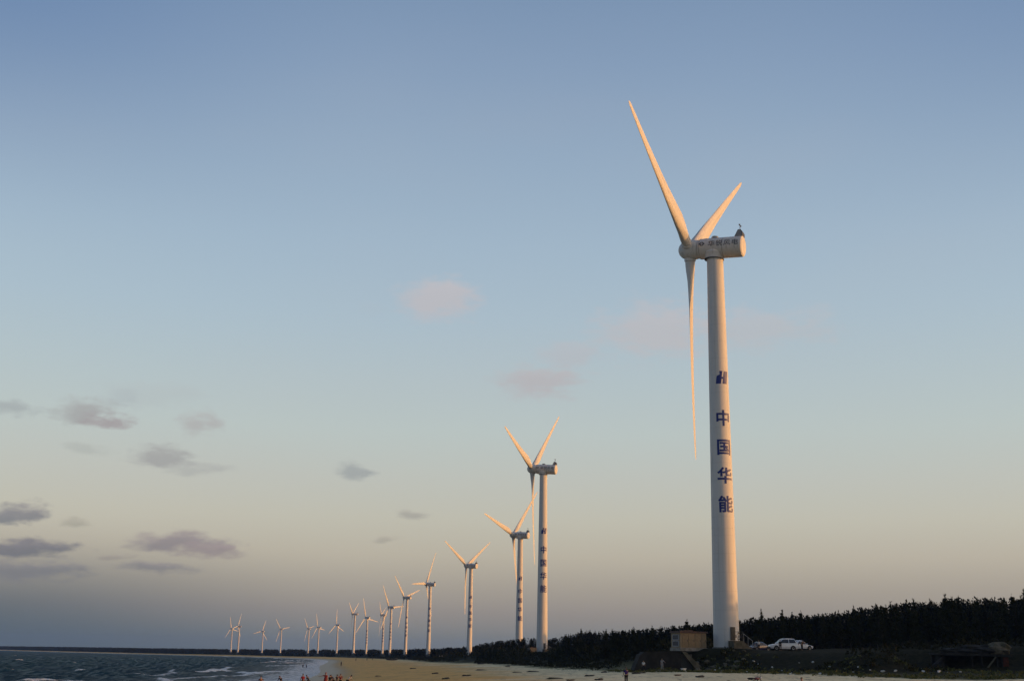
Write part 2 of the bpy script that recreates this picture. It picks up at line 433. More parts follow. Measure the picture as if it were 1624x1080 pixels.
# ------------------------------------------------------------------ lettering outlines
GLYPH = json.loads('''{"中":[[[0.555,0.679],[0.92,0.679],[0.92,0.173],[0.807,0.173],[0.807,0.23],[0.555,0.23],[0.555,-0.097],[0.44,-0.097],[0.44,0.23],[0.189,0.23],[0.189,0.168],[0.078,0.168],[0.078,0.679],[0.44,0.679],[0.44,0.858],[0.555,0.858],[0.44,0.57],[0.189,0.57],[0.189,0.34],[0.44,0.34],[0.555,0.57],[0.555,0.34],[0.807,0.34],[0.807,0.57]],[[8,6,5],[12,11,17],[8,7,6],[16,19,21],[12,17,13],[1,23,22],[19,18,8],[1,20,23],[21,19,5],[22,21,4],[18,11,9],[16,21,20],[0,15,13],[16,20,0],[4,3,2],[17,16,13],[18,17,11],[19,8,5],[15,14,13],[11,10,9],[21,5,4],[20,1,0],[18,9,8],[2,1,22],[16,0,13],[4,2,22]]],"国":[[[0.692,0.324],[0.77,0.232],[0.686,0.182],[0.562,0.324],[0.644,0.369],[0.441,0.347],[0.252,0.347],[0.252,0.448],[0.441,0.448],[0.441,0.555],[0.224,0.555],[0.224,0.658],[0.774,0.658],[0.774,0.555],[0.548,0.555],[0.548,0.448],[0.75,0.448],[0.75,0.347],[0.548,0.347],[0.548,0.214],[0.795,0.214],[0.795,0.114],[0.21,0.114],[0.21,0.214],[0.441,0.214],[0.932,-0.098],[0.817,-0.098],[0.817,-0.048],[0.18,-0.048],[0.18,-0.098],[0.068,-0.098],[0.068,0.813],[0.932,0.813],[0.817,0.707],[0.18,0.707],[0.18,0.058],[0.817,0.058]],[[8,7,6],[18,3,4],[30,28,35],[35,34,31],[22,21,19],[35,28,27],[36,25,32],[8,6,5],[9,13,10],[33,36,32],[14,13,9],[4,0,17],[13,11,10],[18,8,5],[27,26,25],[30,29,28],[18,4,15],[3,2,0],[32,34,33],[27,25,36],[18,15,8],[0,17,18],[5,19,18],[17,16,4],[21,20,19],[13,12,11],[34,32,31],[5,24,19],[18,3,0],[27,36,35],[24,22,19],[15,14,9],[15,9,8],[24,23,22],[16,15,4],[31,30,35],[2,1,0]]],"华":[[[0.623,0.679],[0.859,0.796],[0.943,0.712],[0.623,0.568],[0.623,0.471],[0.625,0.455],[0.631,0.451],[0.821,0.449],[0.839,0.454],[0.849,0.476],[0.857,0.571],[0.901,0.547],[0.96,0.525],[0.942,0.416],[0.902,0.361],[0.831,0.347],[0.57,0.357],[0.524,0.396],[0.512,0.469],[0.512,0.533],[0.374,0.495],[0.352,0.549],[0.329,0.587],[0.512,0.64],[0.512,0.844],[0.623,0.844],[0.316,0.679],[0.316,0.319],[0.205,0.319],[0.205,0.566],[0.1,0.483],[0.018,0.565],[0.14,0.654],[0.234,0.747],[0.318,0.863],[0.422,0.826],[0.442,0.357],[0.557,0.357],[0.557,0.24],[0.967,0.24],[0.967,0.131],[0.557,0.131],[0.557,-0.098],[0.442,-0.098],[0.442,0.131],[0.034,0.131],[0.034,0.24],[0.442,0.24]],[[13,12,9],[38,36,47],[23,21,19],[38,37,36],[47,45,38],[17,16,5],[42,41,44],[12,11,9],[15,7,6],[0,23,3],[15,8,7],[3,19,4],[24,23,0],[26,34,33],[3,2,0],[23,19,3],[15,14,8],[47,46,45],[32,29,26],[27,26,29],[16,6,5],[2,1,0],[31,30,32],[45,40,38],[11,10,9],[28,27,29],[14,13,8],[40,39,38],[26,33,32],[25,24,0],[26,35,34],[30,29,32],[9,8,13],[23,22,21],[21,20,19],[4,18,5],[16,15,6],[18,17,5],[19,18,4],[44,40,45],[41,40,44],[42,44,43]]],"能":[[[0.063,0.647],[0.091,0.675],[0.2,0.864],[0.314,0.829],[0.202,0.651],[0.354,0.659],[0.284,0.764],[0.379,0.802],[0.487,0.639],[0.526,0.554],[0.427,0.509],[0.403,0.567],[0.121,0.544],[0.072,0.531],[0.035,0.634],[0.188,0.352],[0.365,0.352],[0.365,0.402],[0.188,0.402],[0.472,-0.031],[0.457,-0.061],[0.43,-0.082],[0.392,-0.091],[0.274,-0.095],[0.235,0.011],[0.365,0.009],[0.368,0.009],[0.365,0.006],[0.365,0.107],[0.188,0.107],[0.188,-0.097],[0.082,-0.097],[0.082,0.502],[0.475,0.502],[0.365,0.202],[0.365,0.257],[0.188,0.257],[0.188,0.202],[0.643,0.596],[0.643,0.508],[0.645,0.493],[0.651,0.489],[0.835,0.487],[0.853,0.492],[0.864,0.515],[0.873,0.616],[0.915,0.589],[0.974,0.569],[0.957,0.455],[0.916,0.398],[0.846,0.383],[0.59,0.393],[0.544,0.433],[0.533,0.505],[0.533,0.856],[0.643,0.856],[0.643,0.696],[0.862,0.787],[0.938,0.702],[0.643,0.138],[0.643,0.036],[0.646,0.021],[0.652,0.016],[0.84,0.014],[0.861,0.02],[0.872,0.048],[0.88,0.158],[0.924,0.132],[0.983,0.112],[0.965,-0.011],[0.925,-0.073],[0.851,-0.089],[0.591,-0.079],[0.545,-0.039],[0.533,0.034],[0.533,0.391],[0.643,0.391],[0.643,0.239],[0.874,0.342],[0.948,0.257]],[[46,45,44],[70,69,64],[48,47,44],[71,70,64],[4,2,1],[5,4,11],[48,44,43],[68,67,65],[51,50,41],[59,74,60],[54,53,56],[33,16,35],[34,29,28],[73,72,61],[28,27,25],[74,73,61],[77,75,74],[67,66,65],[38,56,53],[41,50,42],[9,8,11],[11,10,9],[29,34,37],[22,21,25],[1,0,12],[21,20,25],[77,76,75],[65,64,69],[53,52,40],[24,23,25],[71,63,62],[40,39,53],[36,35,16],[25,19,28],[60,74,61],[34,28,19],[33,32,17],[32,31,15],[32,15,18],[27,26,25],[32,18,17],[31,36,15],[38,58,56],[59,79,77],[36,16,15],[59,77,74],[31,29,37],[31,30,29],[58,57,56],[79,78,77],[43,42,50],[12,11,4],[55,54,56],[39,38,53],[52,51,40],[62,61,72],[20,19,25],[19,33,35],[31,37,36],[8,7,5],[69,68,65],[4,1,12],[7,6,5],[71,64,63],[47,46,44],[0,14,13],[72,71,62],[4,3,2],[49,48,43],[40,51,41],[33,17,16],[19,35,34],[8,5,11],[0,13,12],[50,49,43],[23,22,25]]],"锐":[[[0.827,0.397],[0.827,0.565],[0.526,0.565],[0.526,0.397],[0.212,0.734],[0.405,0.734],[0.405,0.646],[0.167,0.646],[0.068,0.51],[0.023,0.596],[0.169,0.847],[0.247,0.823],[0.471,0.815],[0.549,0.848],[0.648,0.665],[0.611,0.648],[0.716,0.648],[0.8,0.85],[0.894,0.818],[0.812,0.648],[0.919,0.648],[0.919,0.313],[0.79,0.313],[0.794,0.014],[0.808,0.01],[0.873,0.01],[0.889,0.027],[0.897,0.14],[0.978,0.103],[0.953,-0.038],[0.886,-0.074],[0.795,-0.074],[0.719,-0.051],[0.701,0.313],[0.633,0.313],[0.58,0.078],[0.406,-0.095],[0.351,-0.025],[0.5,0.12],[0.542,0.313],[0.437,0.313],[0.437,0.648],[0.555,0.648],[0.172,0.021],[0.187,0.065],[0.187,0.267],[0.05,0.267],[0.05,0.352],[0.187,0.352],[0.187,0.471],[0.096,0.471],[0.096,0.555],[0.385,0.555],[0.385,0.471],[0.274,0.471],[0.274,0.352],[0.4,0.352],[0.4,0.267],[0.274,0.267],[0.274,0.072],[0.385,0.127],[0.4,0.045],[0.179,-0.085],[0.141,-0.006]],[[41,40,3],[2,15,42],[43,63,62],[44,43,59],[25,29,26],[10,7,4],[55,54,49],[48,47,46],[59,58,45],[30,29,25],[57,56,55],[2,41,3],[15,13,42],[53,52,51],[21,20,0],[6,5,4],[19,17,16],[15,14,13],[32,31,23],[36,35,38],[20,1,0],[21,0,40],[48,46,57],[29,28,26],[35,34,38],[19,18,17],[49,53,50],[0,3,40],[54,53,49],[55,49,48],[43,62,59],[24,23,31],[7,6,4],[2,19,16],[39,21,40],[62,61,59],[34,21,39],[33,21,34],[38,37,36],[22,21,33],[28,27,26],[45,57,46],[59,45,44],[58,57,45],[34,39,38],[1,19,2],[2,16,15],[33,32,23],[61,60,59],[1,20,19],[9,8,7],[13,12,42],[23,22,33],[25,24,31],[31,30,25],[53,51,50],[55,48,57],[42,41,2],[10,9,7],[4,11,10]]],"风":[[[0.849,0.224],[0.9,0.034],[0.907,0.054],[0.915,0.179],[0.98,0.11],[0.957,-0.036],[0.89,-0.081],[0.77,0.127],[0.752,0.712],[0.244,0.712],[0.22,0.202],[0.105,-0.095],[0.03,-0.034],[0.132,0.231],[0.151,0.8],[0.843,0.8],[0.563,0.351],[0.746,0.085],[0.662,0.037],[0.513,0.266],[0.295,0.023],[0.227,0.092],[0.457,0.343],[0.27,0.577],[0.346,0.618],[0.505,0.426],[0.605,0.659],[0.687,0.635]],[[10,9,13],[11,10,12],[7,6,1],[0,7,1],[19,18,17],[4,3,2],[5,4,2],[19,16,22],[8,0,15],[16,25,22],[22,21,19],[24,23,25],[13,12,10],[9,8,15],[16,27,25],[6,5,1],[14,13,9],[23,22,25],[27,26,25],[8,7,0],[21,20,19],[14,9,15],[1,5,2],[19,17,16]]],"电":[[[0.212,0.272],[0.444,0.272],[0.444,0.4],[0.212,0.4],[0.78,0.272],[0.78,0.4],[0.539,0.4],[0.539,0.272],[0.212,0.613],[0.212,0.486],[0.444,0.486],[0.444,0.613],[0.78,0.613],[0.539,0.613],[0.539,0.486],[0.78,0.486],[0.444,0.846],[0.539,0.846],[0.539,0.703],[0.873,0.703],[0.873,0.183],[0.539,0.183],[0.551,0.033],[0.812,0.021],[0.861,0.051],[0.881,0.189],[0.971,0.147],[0.932,-0.023],[0.82,-0.071],[0.596,-0.071],[0.476,-0.039],[0.444,0.084],[0.444,0.183],[0.212,0.183],[0.212,0.121],[0.118,0.121],[0.118,0.703],[0.444,0.703]],[[12,15,19],[28,27,23],[8,37,36],[33,1,0],[6,15,14],[31,30,22],[18,16,37],[36,35,3],[3,9,36],[27,24,23],[12,19,18],[0,3,35],[37,8,11],[15,6,5],[18,37,11],[33,20,7],[2,14,10],[2,6,14],[35,34,33],[33,0,35],[1,7,6],[30,29,22],[14,13,10],[9,8,36],[27,26,24],[22,29,23],[26,25,24],[32,31,21],[15,5,19],[22,21,31],[32,20,33],[18,17,16],[21,20,32],[20,19,5],[2,1,6],[13,12,18],[18,11,13],[3,2,10],[3,10,9],[29,28,23],[4,20,5],[11,10,13],[20,4,7],[1,33,7]]]}''')
EMBLEM = [  # blue emblem: two leaning blocks joined at the waist
    [(0, 0), (.40, 0), (.455, .38), (.58, .38), (.53, 0), (.92, 0), (1.04, 1), (.66, 1), (.605, .55), (.48, .55), (.54, 1), (.30, 1), (.33, .74), (.08, .60)]]
DIAMOND = [[(0, .5), (.42, .1), (.42, .38), (.26, .5), (.42, .62), (.42, .9)], [(.5, .1), (.95, .5), (.5, .9), (.5, .64), (.68, .5), (.5, .36)]]

def flat_glyphs(items):
    """items: (outline or triangle mesh, x, y, size) -> one flat bmesh cut into narrow strips so that it can be bent"""
    bm = bmesh.new()
    for g, x, y, s in items:
        if isinstance(g, str):
            V, F = GLYPH[g]
            vs = [bm.verts.new((x + (p[0] - .5) * s, y + (p[1] - .38) * s, 0)) for p in V]
            for f in F:
                try: bm.faces.new([vs[i] for i in f])
                except ValueError: pass
        else:
            for poly in g:
                bm.faces.new([bm.verts.new((x + (p[0] - .5) * s, y + (p[1] - .5) * s, 0)) for p in poly])
    return bm
def cut(bm, axis, lo, hi, step):
    n = int((hi - lo) / step)
    for k in range(1, n):
        p = [0, 0, 0]; p[axis] = lo + (hi - lo) * k / n; q = [0, 0, 0]; q[axis] = 1
        bmesh.ops.bisect_plane(bm, geom=bm.verts[:] + bm.edges[:] + bm.faces[:], plane_co=p, plane_no=q, dist=1e-5)

H = 66.0; TILT = .066; OVER = 4.385; RBLADE = 35.87
TOPZ = H - 1.75
def tower_r(z): return 2.02 + (1.36 - 2.02) * z / TOPZ
def tower_lettering():
    out = []
    for nm, g, z, s in [('emblem', EMBLEM, 43.1, 2.15)] + [('lettering', ch, z, 2.75) for ch, z in zip('中国华能', (36.3, 31.55, 26.9, 22.3))]:
        bm = bmesh.new()
        for lay, (ox, oy) in enumerate([(0, 0)] if nm == 'emblem' else [(-.024, 0), (.024, 0), (0, .028)]):      # strokes laid over each other for the bold lettering
            b1 = flat_glyphs([(g, ox, z + oy, s)]); cut(b1, 0, -1.4, 1.4, .16)
            for v in b1.verts:
                zz = v.co.y; r = tower_r(zz) + .018 + .004 * lay; a = v.co.x / r
                v.co = (math.sin(a) * r, -math.cos(a) * r, zz)
            t1 = bpy.data.meshes.new('t'); b1.to_mesh(t1); b1.free(); bm.from_mesh(t1); bpy.data.meshes.remove(t1)
        bmesh.ops.triangulate(bm, faces=bm.faces)
        me = bpy.data.meshes.new(nm); bm.to_mesh(me); bm.free(); me.materials.append(M_navy); out.append((nm, me))
    return out
NR = 1.78
def nacelle_lettering():
    out = []
    for nm, g, x, s in [('emblem', DIAMOND, -1.75, 1.15)] + [('lettering', ch, x, 1.22) for ch, x in zip('华锐风电', (-.1, 1.25, 2.6, 3.95))]:
        bm = flat_glyphs([(g, x, .38, s)]); cut(bm, 1, -.5, 1.3, .12)
        for v in bm.verts:
            a = v.co.y / NR
            v.co = (v.co.x, -math.cos(a) * (NR + .02), math.sin(a) * (NR + .02))
        me = bpy.data.meshes.new(nm); bm.to_mesh(me); bm.free(); me.materials.append(M_ink); out.append((nm, me))
    return out

def ring(r, z, n, cx=0, cy=0): return [(cx + r * math.cos(2 * PI * k / n), cy + r * math.sin(2 * PI * k / n), z) for k in range(n)]
def make_turbine():
    root = thing('wind_turbine', (0, 0, 0))
    # tower: tapered tube with faint flange rings where its sections are bolted together
    m = MB(); n = 64
    zs = [-1.2]
    for zf in (18.6, 41.5): zs += [zf - .08, zf - .079, zf + .079, zf + .08]
    rr_ = [ring(tower_r(0) + .02, -1.2, n)]
    for zf in (18.6, 41.5):
        r = tower_r(zf)
        rr_ += [ring(r, zf - .09, n), ring(r + .018, zf - .07, n), ring(r + .018, zf + .07, n), ring(r, zf + .09, n)]
    rr_ += [ring(tower_r(TOPZ), TOPZ, n)]
    tower = m.rings(rr_).build('tower', M_white, root, smooth=30)
    m = MB(); m.rings([ring(tower_r(0) + .22, -1.3, n), ring(tower_r(0) + .22, .16, n), ring(tower_r(0) + .05, .2, n)], cap=True)
    m.build('base_flange', M_conc, tower, smooth=30)
    for nm, me in tower_lettering(): link(nm, me, tower)
    # entrance: door, landing, steps and braced guard rail
    ang = R(-44)
    d = MB(); w = .42
    for r0, z0, z1, ww in ((2.03, 1.25, 3.25, .42),):
        pts = []
        for a in np.linspace(-ww / 2.0, ww / 2.0, 7):
            pts.append((math.sin(a) * r0, -math.cos(a) * r0))
        o = [(p[0], p[1], z0) for p in pts] + [(p[0], p[1], z1) for p in pts]
        o2 = [(p[0] * 1.03, p[1] * 1.03, z0) for p in pts] + [(p[0] * 1.03, p[1] * 1.03, z1) for p in pts]
        fs = [(k, k + 1, k + 8, k + 7) for k in range(6)]
        d.add(o2, fs)
        d.add([*o[:7], *o2[:7]], [(k, k + 1, k + 8, k + 7) for k in range(6)]); d.add([*o[7:], *o2[7:]], [(k, k + 1, k + 8, k + 7) for k in range(6)])
        d.add([o[0], o[7], o2[7], o2[0], o[6], o[13], o2[13], o2[6]], [(0, 1, 2, 3), (4, 5, 6, 7)])
    dob = d.build('door', M_dark, tower, smooth=30); dob.rotation_euler.z = ang + R(90)
    st = thing_part('entrance_stairs', root); st.rotation_euler.z = ang + R(90)
    m = MB(); m.box((0, -2.9, .58), (1.7, 1.7, 1.16))
    for k in range(6): m.box((.95 + .27 * k + .0, -2.95, (1.0 - .17 * k) / 2 - .1), (.27, 1.3, 1.2 - .17 * k))
    m.build('landing', M_conc_mid, st)
    g = MB()
    for x in (-.8, 0, .8):
        g.tube([(x, -3.68, 1.1), (x, -3.68, 2.55)], .045, 6)
    for z in (1.75, 2.5): g.tube([(-.8, -3.68, z), (.8, -3.68, z)], .04, 6)
    for x in (-.8, 0):
        g.tube([(x, -3.68, 1.2), (x + .8, -3.68, 2.45)], .035, 5); g.tube([(x + .8, -3.68, 1.2), (x, -3.68, 2.45)], .035, 5)
    g.build('guard_rail', M_dark, st)
    g = MB(); g.tube([(.85, -3.55, 2.3), (2.6, -3.55, 1.15)], .04, 6)
    for k in range(3): g.tube([(1.0 + .75 * k, -3.55, .2), (1.0 + .75 * k, -3.55, 2.2 - .49 * k)], .035, 6)
    g.build('handrail', M_grey, st)

    # nacelle (local x runs from the hub at -x to the rear end at +x)
    nac = None
    m = MB(); n = 40; rings_ = []
    for x, r in ((-2.72, 1.30), (-2.70, 1.62), (-2.45, 1.72), (-1.6, NR), (4.72, NR), (4.90, NR - .03), (4.97, NR - .12)):
        rings_.append([(x, r * math.cos(2 * PI * k / n), r * math.sin(2 * PI * k / n)) for k in range(n)])
    m.rings(rings_)
    nac = m.build('nacelle', M_white, root, smooth=35, loc=(0, 0, H)); nac.rotation_euler = (0, TILT, 0)
    m = MB()
    m.rings([[(4.975, r_ * math.cos(2 * PI * k / n), r_ * math.sin(2 * PI * k / n)) for k in range(n)] for r_ in (NR - .2,)] +
            [[(5.03, (NR - .24) * math.cos(2 * PI * k / n), (NR - .24) * math.sin(2 * PI * k / n)) for k in range(n)]])
    m.build('rear_cover', M_white, nac, smooth=30)
    for xs in (-2.3, 1.75):
        m = MB(); m.rings([[(xs + dx, r * math.cos(2 * PI * k / 40), r * math.sin(2 * PI * k / 40)) for k in range(40)] for dx, r in ((-.03, NR - .01), (-.028, NR + .008), (.028, NR + .008), (.03, NR - .01))], cap=False); m.build('panel_seam', M_grey, nac)
    m = MB()      # saddle that carries the nacelle on the tower
    m.rings([ring(1.62, -1.95, 32), ring(1.60, -1.72, 32), ring(1.85, -1.0, 32), ring(1.5, -.2, 32)])
    m.build('yaw_saddle', M_white, nac, smooth=35)
    m = MB(); m.rings([ring(1.66, -2.06, 32), ring(1.66, -1.95, 32)]); m.build('yaw_ring', M_dark, nac, smooth=30)
    m = MB(); m.rings([ring(.62, 1.6, 20), ring(.62, 1.95, 20), ring(.5, 2.1, 20), ring(.2, 2.16, 20)]); m.build('roof_hatch', M_grey, nac, smooth=35)
    m = MB(); m.prism([(3.55, 1.62), (4.85, 1.62), (4.85, 2.35), (4.55, 2.82), (4.15, 2.86), (3.95, 2.45)], -.75, .75)
    hood = m.build('cooler_hood', M_grey, nac)
    m = MB(); m.prism([(4.86, 1.75), (4.95, 1.75), (4.93, 2.35), (4.62, 2.84), (4.5, 2.86), (4.86, 2.33)], -.78, .78); m.build('vent_grille', M_dark, nac)
    m = MB(); m.tube([(4.3, 0, 2.8), (4.3, 0, 4.0)], .05, 6); m.tube([(4.3, -.45, 3.65), (4.3, .45, 3.65)], .035, 6)
    m.blob((4.3, .45, 3.78), (.13, .13, .12), 1, 8, 5, 0); m.blob((4.3, -.45, 3.78), (.13, .13, .12), 1, 8, 5, 0)
    m.build('wind_vane', M_dark, nac)
    for nm, me in nacelle_lettering(): link(nm, me, nac)

    # hub
    m = MB(); n = 32; rings_ = []
    for x, r in ((-2.74, 1.2), (-2.80, 1.58), (-3.4, 1.70), (-4.4, 1.74), (-5.1, 1.62), (-5.7, 1.32), (-6.1, .9), (-6.32, .42), (-6.36, .05)):
        rings_.append([(x, r * math.cos(2 * PI * k / n), r * math.sin(2 * PI * k / n)) for k in range(n)])
    m.rings(rings_)
    hub = m.build('hub', M_white, root, smooth=50, loc=(0, 0, H)); hub.rotation_euler = (0, TILT, 0)
    # blade mesh: span along z, chord along y (in the rotor plane), thickness along x
    m = MB(); rings_ = []; NS = 20
    tab_r = [1.35, 2.3, 3.6, 5.4, 7.6, 10.5, 14, 18, 22, 26, 30, 33, 35, 35.7, RBLADE]
    ch = [1.66, 1.66, 1.95, 2.5, 2.72, 2.5, 2.2, 1.92, 1.65, 1.38, 1.12, .90, .68, .42, .15]
    th = [1.0, 1.0, .80, .50, .36, .29, .25, .22, .20, .18, .17, .16, .16, .16, .16]
    tw = [14, 14, 14, 13, 11, 8.5, 6, 4, 2.8, 1.8, 1, .4, 0, 0, 0]
    for r, c, t, w in zip(tab_r, ch, th, tw):
        rg = []; mixr = sst(.36, 1.0, t)
        wv = R(w + 4)
        for k in range(NS):
            a = 2 * PI * k / NS
            ex = math.cos(a) * .5; ey = math.sin(a) * .5 * t
            u = (math.cos(a) + 1) / 2
            air = 5 * t * (.2969 * math.sqrt(max(u, 0)) - .126 * u - .3516 * u * u + .2843 * u ** 3 - .1036 * u ** 4) * (1 if math.sin(a) >= 0 else -.75)
            ay = (air * (1 - mixr) + ey * mixr) * c
            ax_ = ((u - .32) * (1 - mixr) + ex * mixr) * c
            # rotate the section by its twist, move it back by the flap of the loaded blade
            yy = ax_ * math.cos(wv) - ay * math.sin(wv); xx = ax_ * math.sin(wv) + ay * math.cos(wv)
            rg.append((xx + .019 * RBLADE * (r / RBLADE) ** 2, yy, r))
        rings_.append(rg)
    m.rings(rings_)
    bl = m.build('blade', M_white, root, smooth=50)
    me_b = bl.data
    m = MB(); m.rings([ring(.93, 1.2, 28), ring(.97, 1.72, 28), ring(.97, 1.95, 28), ring(.85, 1.99, 28)]); me_c = None
    co = m.build('root_collar', M_white, bl, smooth=35)
    return root, bl
def thing_part(name, parent):
    o = bpy.data.objects.new(name, None); COL.objects.link(o); o.parent = parent; o.empty_display_size = .3
    return o
def blade_matrix(ph):
    return Matrix.Translation((0, 0, H)) @ Matrix.Rotation(TILT, 4, 'Y') @ Matrix.Translation((-OVER, 0, 0)) @ Matrix.Rotation(-ph, 4, 'X')
proto, bl0 = make_turbine()
b1 = copy_tree(bl0, proto); b2 = copy_tree(bl0, proto)

TLABEL = [
    'tallest and nearest white wind turbine with blue Chinese lettering, beside the beige equipment hut',
    'second nearest white wind turbine, whose down blade crosses the turbine behind it',
    'white wind turbine partly behind the second nearest one, its foot sunk in the trees',
    'lettered wind turbine at the end of the near wood with blades in a Y',
    'white lettered wind turbine with one blade level to the left and one nearly upright',
    'white lettered wind turbine just above the beached boat, one blade pointing up left',
    'white lettered wind turbine overlapping a thinner one, one blade level to the right',
    'thin lettered wind turbine seen almost edge-on, tucked behind the left side of another tower',
    'lettered wind turbine just right of the V-bladed one, one blade upright',
    'plain wind turbine with blades in a narrow V and a house at its foot',
    'distant wind turbine with evenly spread blades standing left of the V-bladed one',
    'distant wind turbine, right one of a close pair, with one blade straight up',
    'distant wind turbine, left one of a close pair, seen nearly edge-on',
    'distant wind turbine standing alone with blades in a tilted Y, one blade up left',
    'distant wind turbine standing alone with its lowest blade pointing down to the right',
    'taller wind turbine of the faint pair at the far end of the row',
    'faintest and smallest wind turbine, leftmost at the end of the row']
TG = 'white wind turbines in a row along the coast'
for i, (x, y, z, yaw, ph, let) in enumerate(TURB):
    t = proto if i == 0 else copy_tree(proto)
    t.location = (x, y, z if i != 2 else 2.3); t.rotation_euler = (0, 0, -yaw)
    tag(t, TLABEL[i], 'wind turbine', TG)
    k = 0
    for c in list(t.children):
        base = c.name.split('.')[0]
        if base == 'blade':
            c.matrix_local = blade_matrix(ph + k * 2 * PI / 3); k += 1
        elif base == 'tower':
            for d in list(c.children):
                if d.name.startswith(('lettering', 'emblem')):
                    if let: d.rotation_euler.z = R(11) + yaw
                    else: bpy.data.objects.remove(d)
        elif base == 'nacelle' and not let:
            for d in list(c.children):
                if d.name.startswith(('lettering', 'emblem')): bpy.data.objects.remove(d)

# ------------------------------------------------------------------ equipment huts beside the towers
def make_hut():
    root = thing('equipment_hut', (0, 0, 0))
    m = MB(); m.box((0, 0, -.1), (4.9, 3.2, .5)); m.build('plinth', M_conc, root)
    m = MB(); m.box((0, 0, 1.25), (4.6, 2.9, 2.2))
    body = m.build('wall', M_hutwall, root)
    m = MB(); m.prism([(-2.5, 2.352), (2.5, 2.352), (2.42, 2.62), (-2.42, 2.62)], -1.62, 1.62); m.box((-.4, .1, 2.72), (1.6, 1.4, .2)); m.build('roof', M_hutroof, root)
    for x in (-1.48, -.34, .80, 1.82):
        w = 1.06 if x < 1.5 else .82
        d = MB(); d.box((x, -1.475, 1.22), (w, .05, 1.98))
        dd = d.build('door', M_hutdoor, root)
        h = MB(); h.box((x + w * .36, -1.52, 1.2), (.05, .05, .3)); h.build('handle', M_dark, dd)
    for z in (.75, 1.7):
        l = MB(); l.box((-2.325, .0, z), (.05, 1.7, .62))
        f = l.build('window', M_louvre, root)
        l = MB()
        for q in (-1, 1): l.box((-2.335, q * .92, z), (.07, .14, .78)); l.box((-2.335, 0, z + q * .38), (.07, 1.7, .1))
        l.build('frame', M_hutgrey, f)
    return root
hut = make_hut()
HUTS = [((28.35, 190.9), R(22), 1.0, 'cream equipment hut with brown roof and two dark louvres left of the nearest tower'),
        ((8.9, 437.0), R(38), .62, 'pale equipment hut tucked against the left foot of the second nearest tower'),
        ((-246.6, 2000.0), R(25), 1.5, 'sunlit pale house at the foot of the V-bladed turbine'),
        ((-206.5, 2096.0), R(25), 1.4, 'small pale hut between two lettered towers seen far off at the edge of the beach')]
for i, ((x, y), rz, s, lab) in enumerate(HUTS):
    h = hut if i == 0 else copy_tree(hut)
    h.location = (x, y, gz(x, y) + .1 if i else 6.62); h.rotation_euler = (0, 0, rz); h.scale = (s, s, s)
    tag(h, lab, 'hut', 'equipment huts beside the turbines')
# ------------------------------------------------------------------ foliage
def kites(P, D, L, W, rg):
    """one kite-shaped face per spray: base point, direction, length, width"""
    n = len(P)
    q = rg.normal(size=(n, 3)); q = np.cross(D, q); q /= np.linalg.norm(q, axis=1)[:, None] + 1e-9
    mid = P + D * (L * .45)[:, None]
    V = np.stack([P, mid + q * W[:, None], P + D * L[:, None], mid - q * W[:, None]], 1).reshape(-1, 3)
    return V
def mesh_quads(name, V, mat, extra=None):
    n = len(V) // 4
    me = bpy.data.meshes.new(name)
    me.vertices.add(len(V)); me.vertices.foreach_set('co', V.astype(np.float32).ravel())
    me.loops.add(len(V)); me.loops.foreach_set('vertex_index', np.arange(len(V), dtype=np.int32))
    me.polygons.add(n); me.polygons.foreach_set('loop_start', np.arange(0, 4 * n, 4, dtype=np.int32)); me.polygons.foreach_set('loop_total', np.full(n, 4, np.int32))
    me.update(calc_edges=True); me.materials.append(mat)
    return me
def unit(v): return v / (np.linalg.norm(v, axis=-1, keepdims=True) + 1e-9)

def crown_arrays(rg, h, rad, nb, per, wid, low=.06):
    t = np.sort(rg.uniform(low, .97, nb)) ** .92
    az = rg.uniform(0, 2 * PI, nb) + np.arange(nb) * 2.4
    lump = .75 + .45 * rg.random(nb)
    Lb = (rad * (1 - t) ** 1.15 + .14) * lump
    el = R(22) + R(38) * t + rg.normal(0, .16, nb)
    dirb = np.stack([np.cos(az) * np.cos(el), np.sin(az) * np.cos(el), np.sin(el)], 1)
    base = np.stack([rg.normal(0, .05, nb), rg.normal(0, .05, nb), t * h * .96], 1)
    f = rg.beta(1.6, 1.0, (nb, per))
    P = base[:, None] + dirb[:, None] * (f * Lb[:, None])[..., None] + rg.normal(0, .09, (nb, per, 3)) * (1.0 - .6 * t)[:, None, None]
    D = unit(dirb[:, None] * .9 + rg.normal(0, .55, (nb, per, 3)) + np.array([0, 0, .25]))
    L = rg.uniform(.28, .7, (nb, per)) * (1.05 - .45 * t)[:, None]
    W = rg.uniform(.5, 1.3, (nb, per)) * wid * (1.1 - .5 * t)[:, None]
    P, D, L, W = P.reshape(-1, 3), D.reshape(-1, 3), L.ravel(), W.ravel()
    k = 36                      # the thin leader
    zt = rg.uniform(.84, 1.07, k) * h
    P2 = np.stack([rg.normal(0, .05, k), rg.normal(0, .05, k), zt - .25], 1); D2 = unit(np.stack([rg.normal(0, .32, k), rg.normal(0, .32, k), np.ones(k)], 1))
    P = np.concatenate([P, P2]); D = np.concatenate([D, D2]); L = np.concatenate([L, rg.uniform(.25, .55, k)]); W = np.concatenate([W, np.full(k, wid * .55)])
    return kites(P, D, L, W, rg)
TREES = []
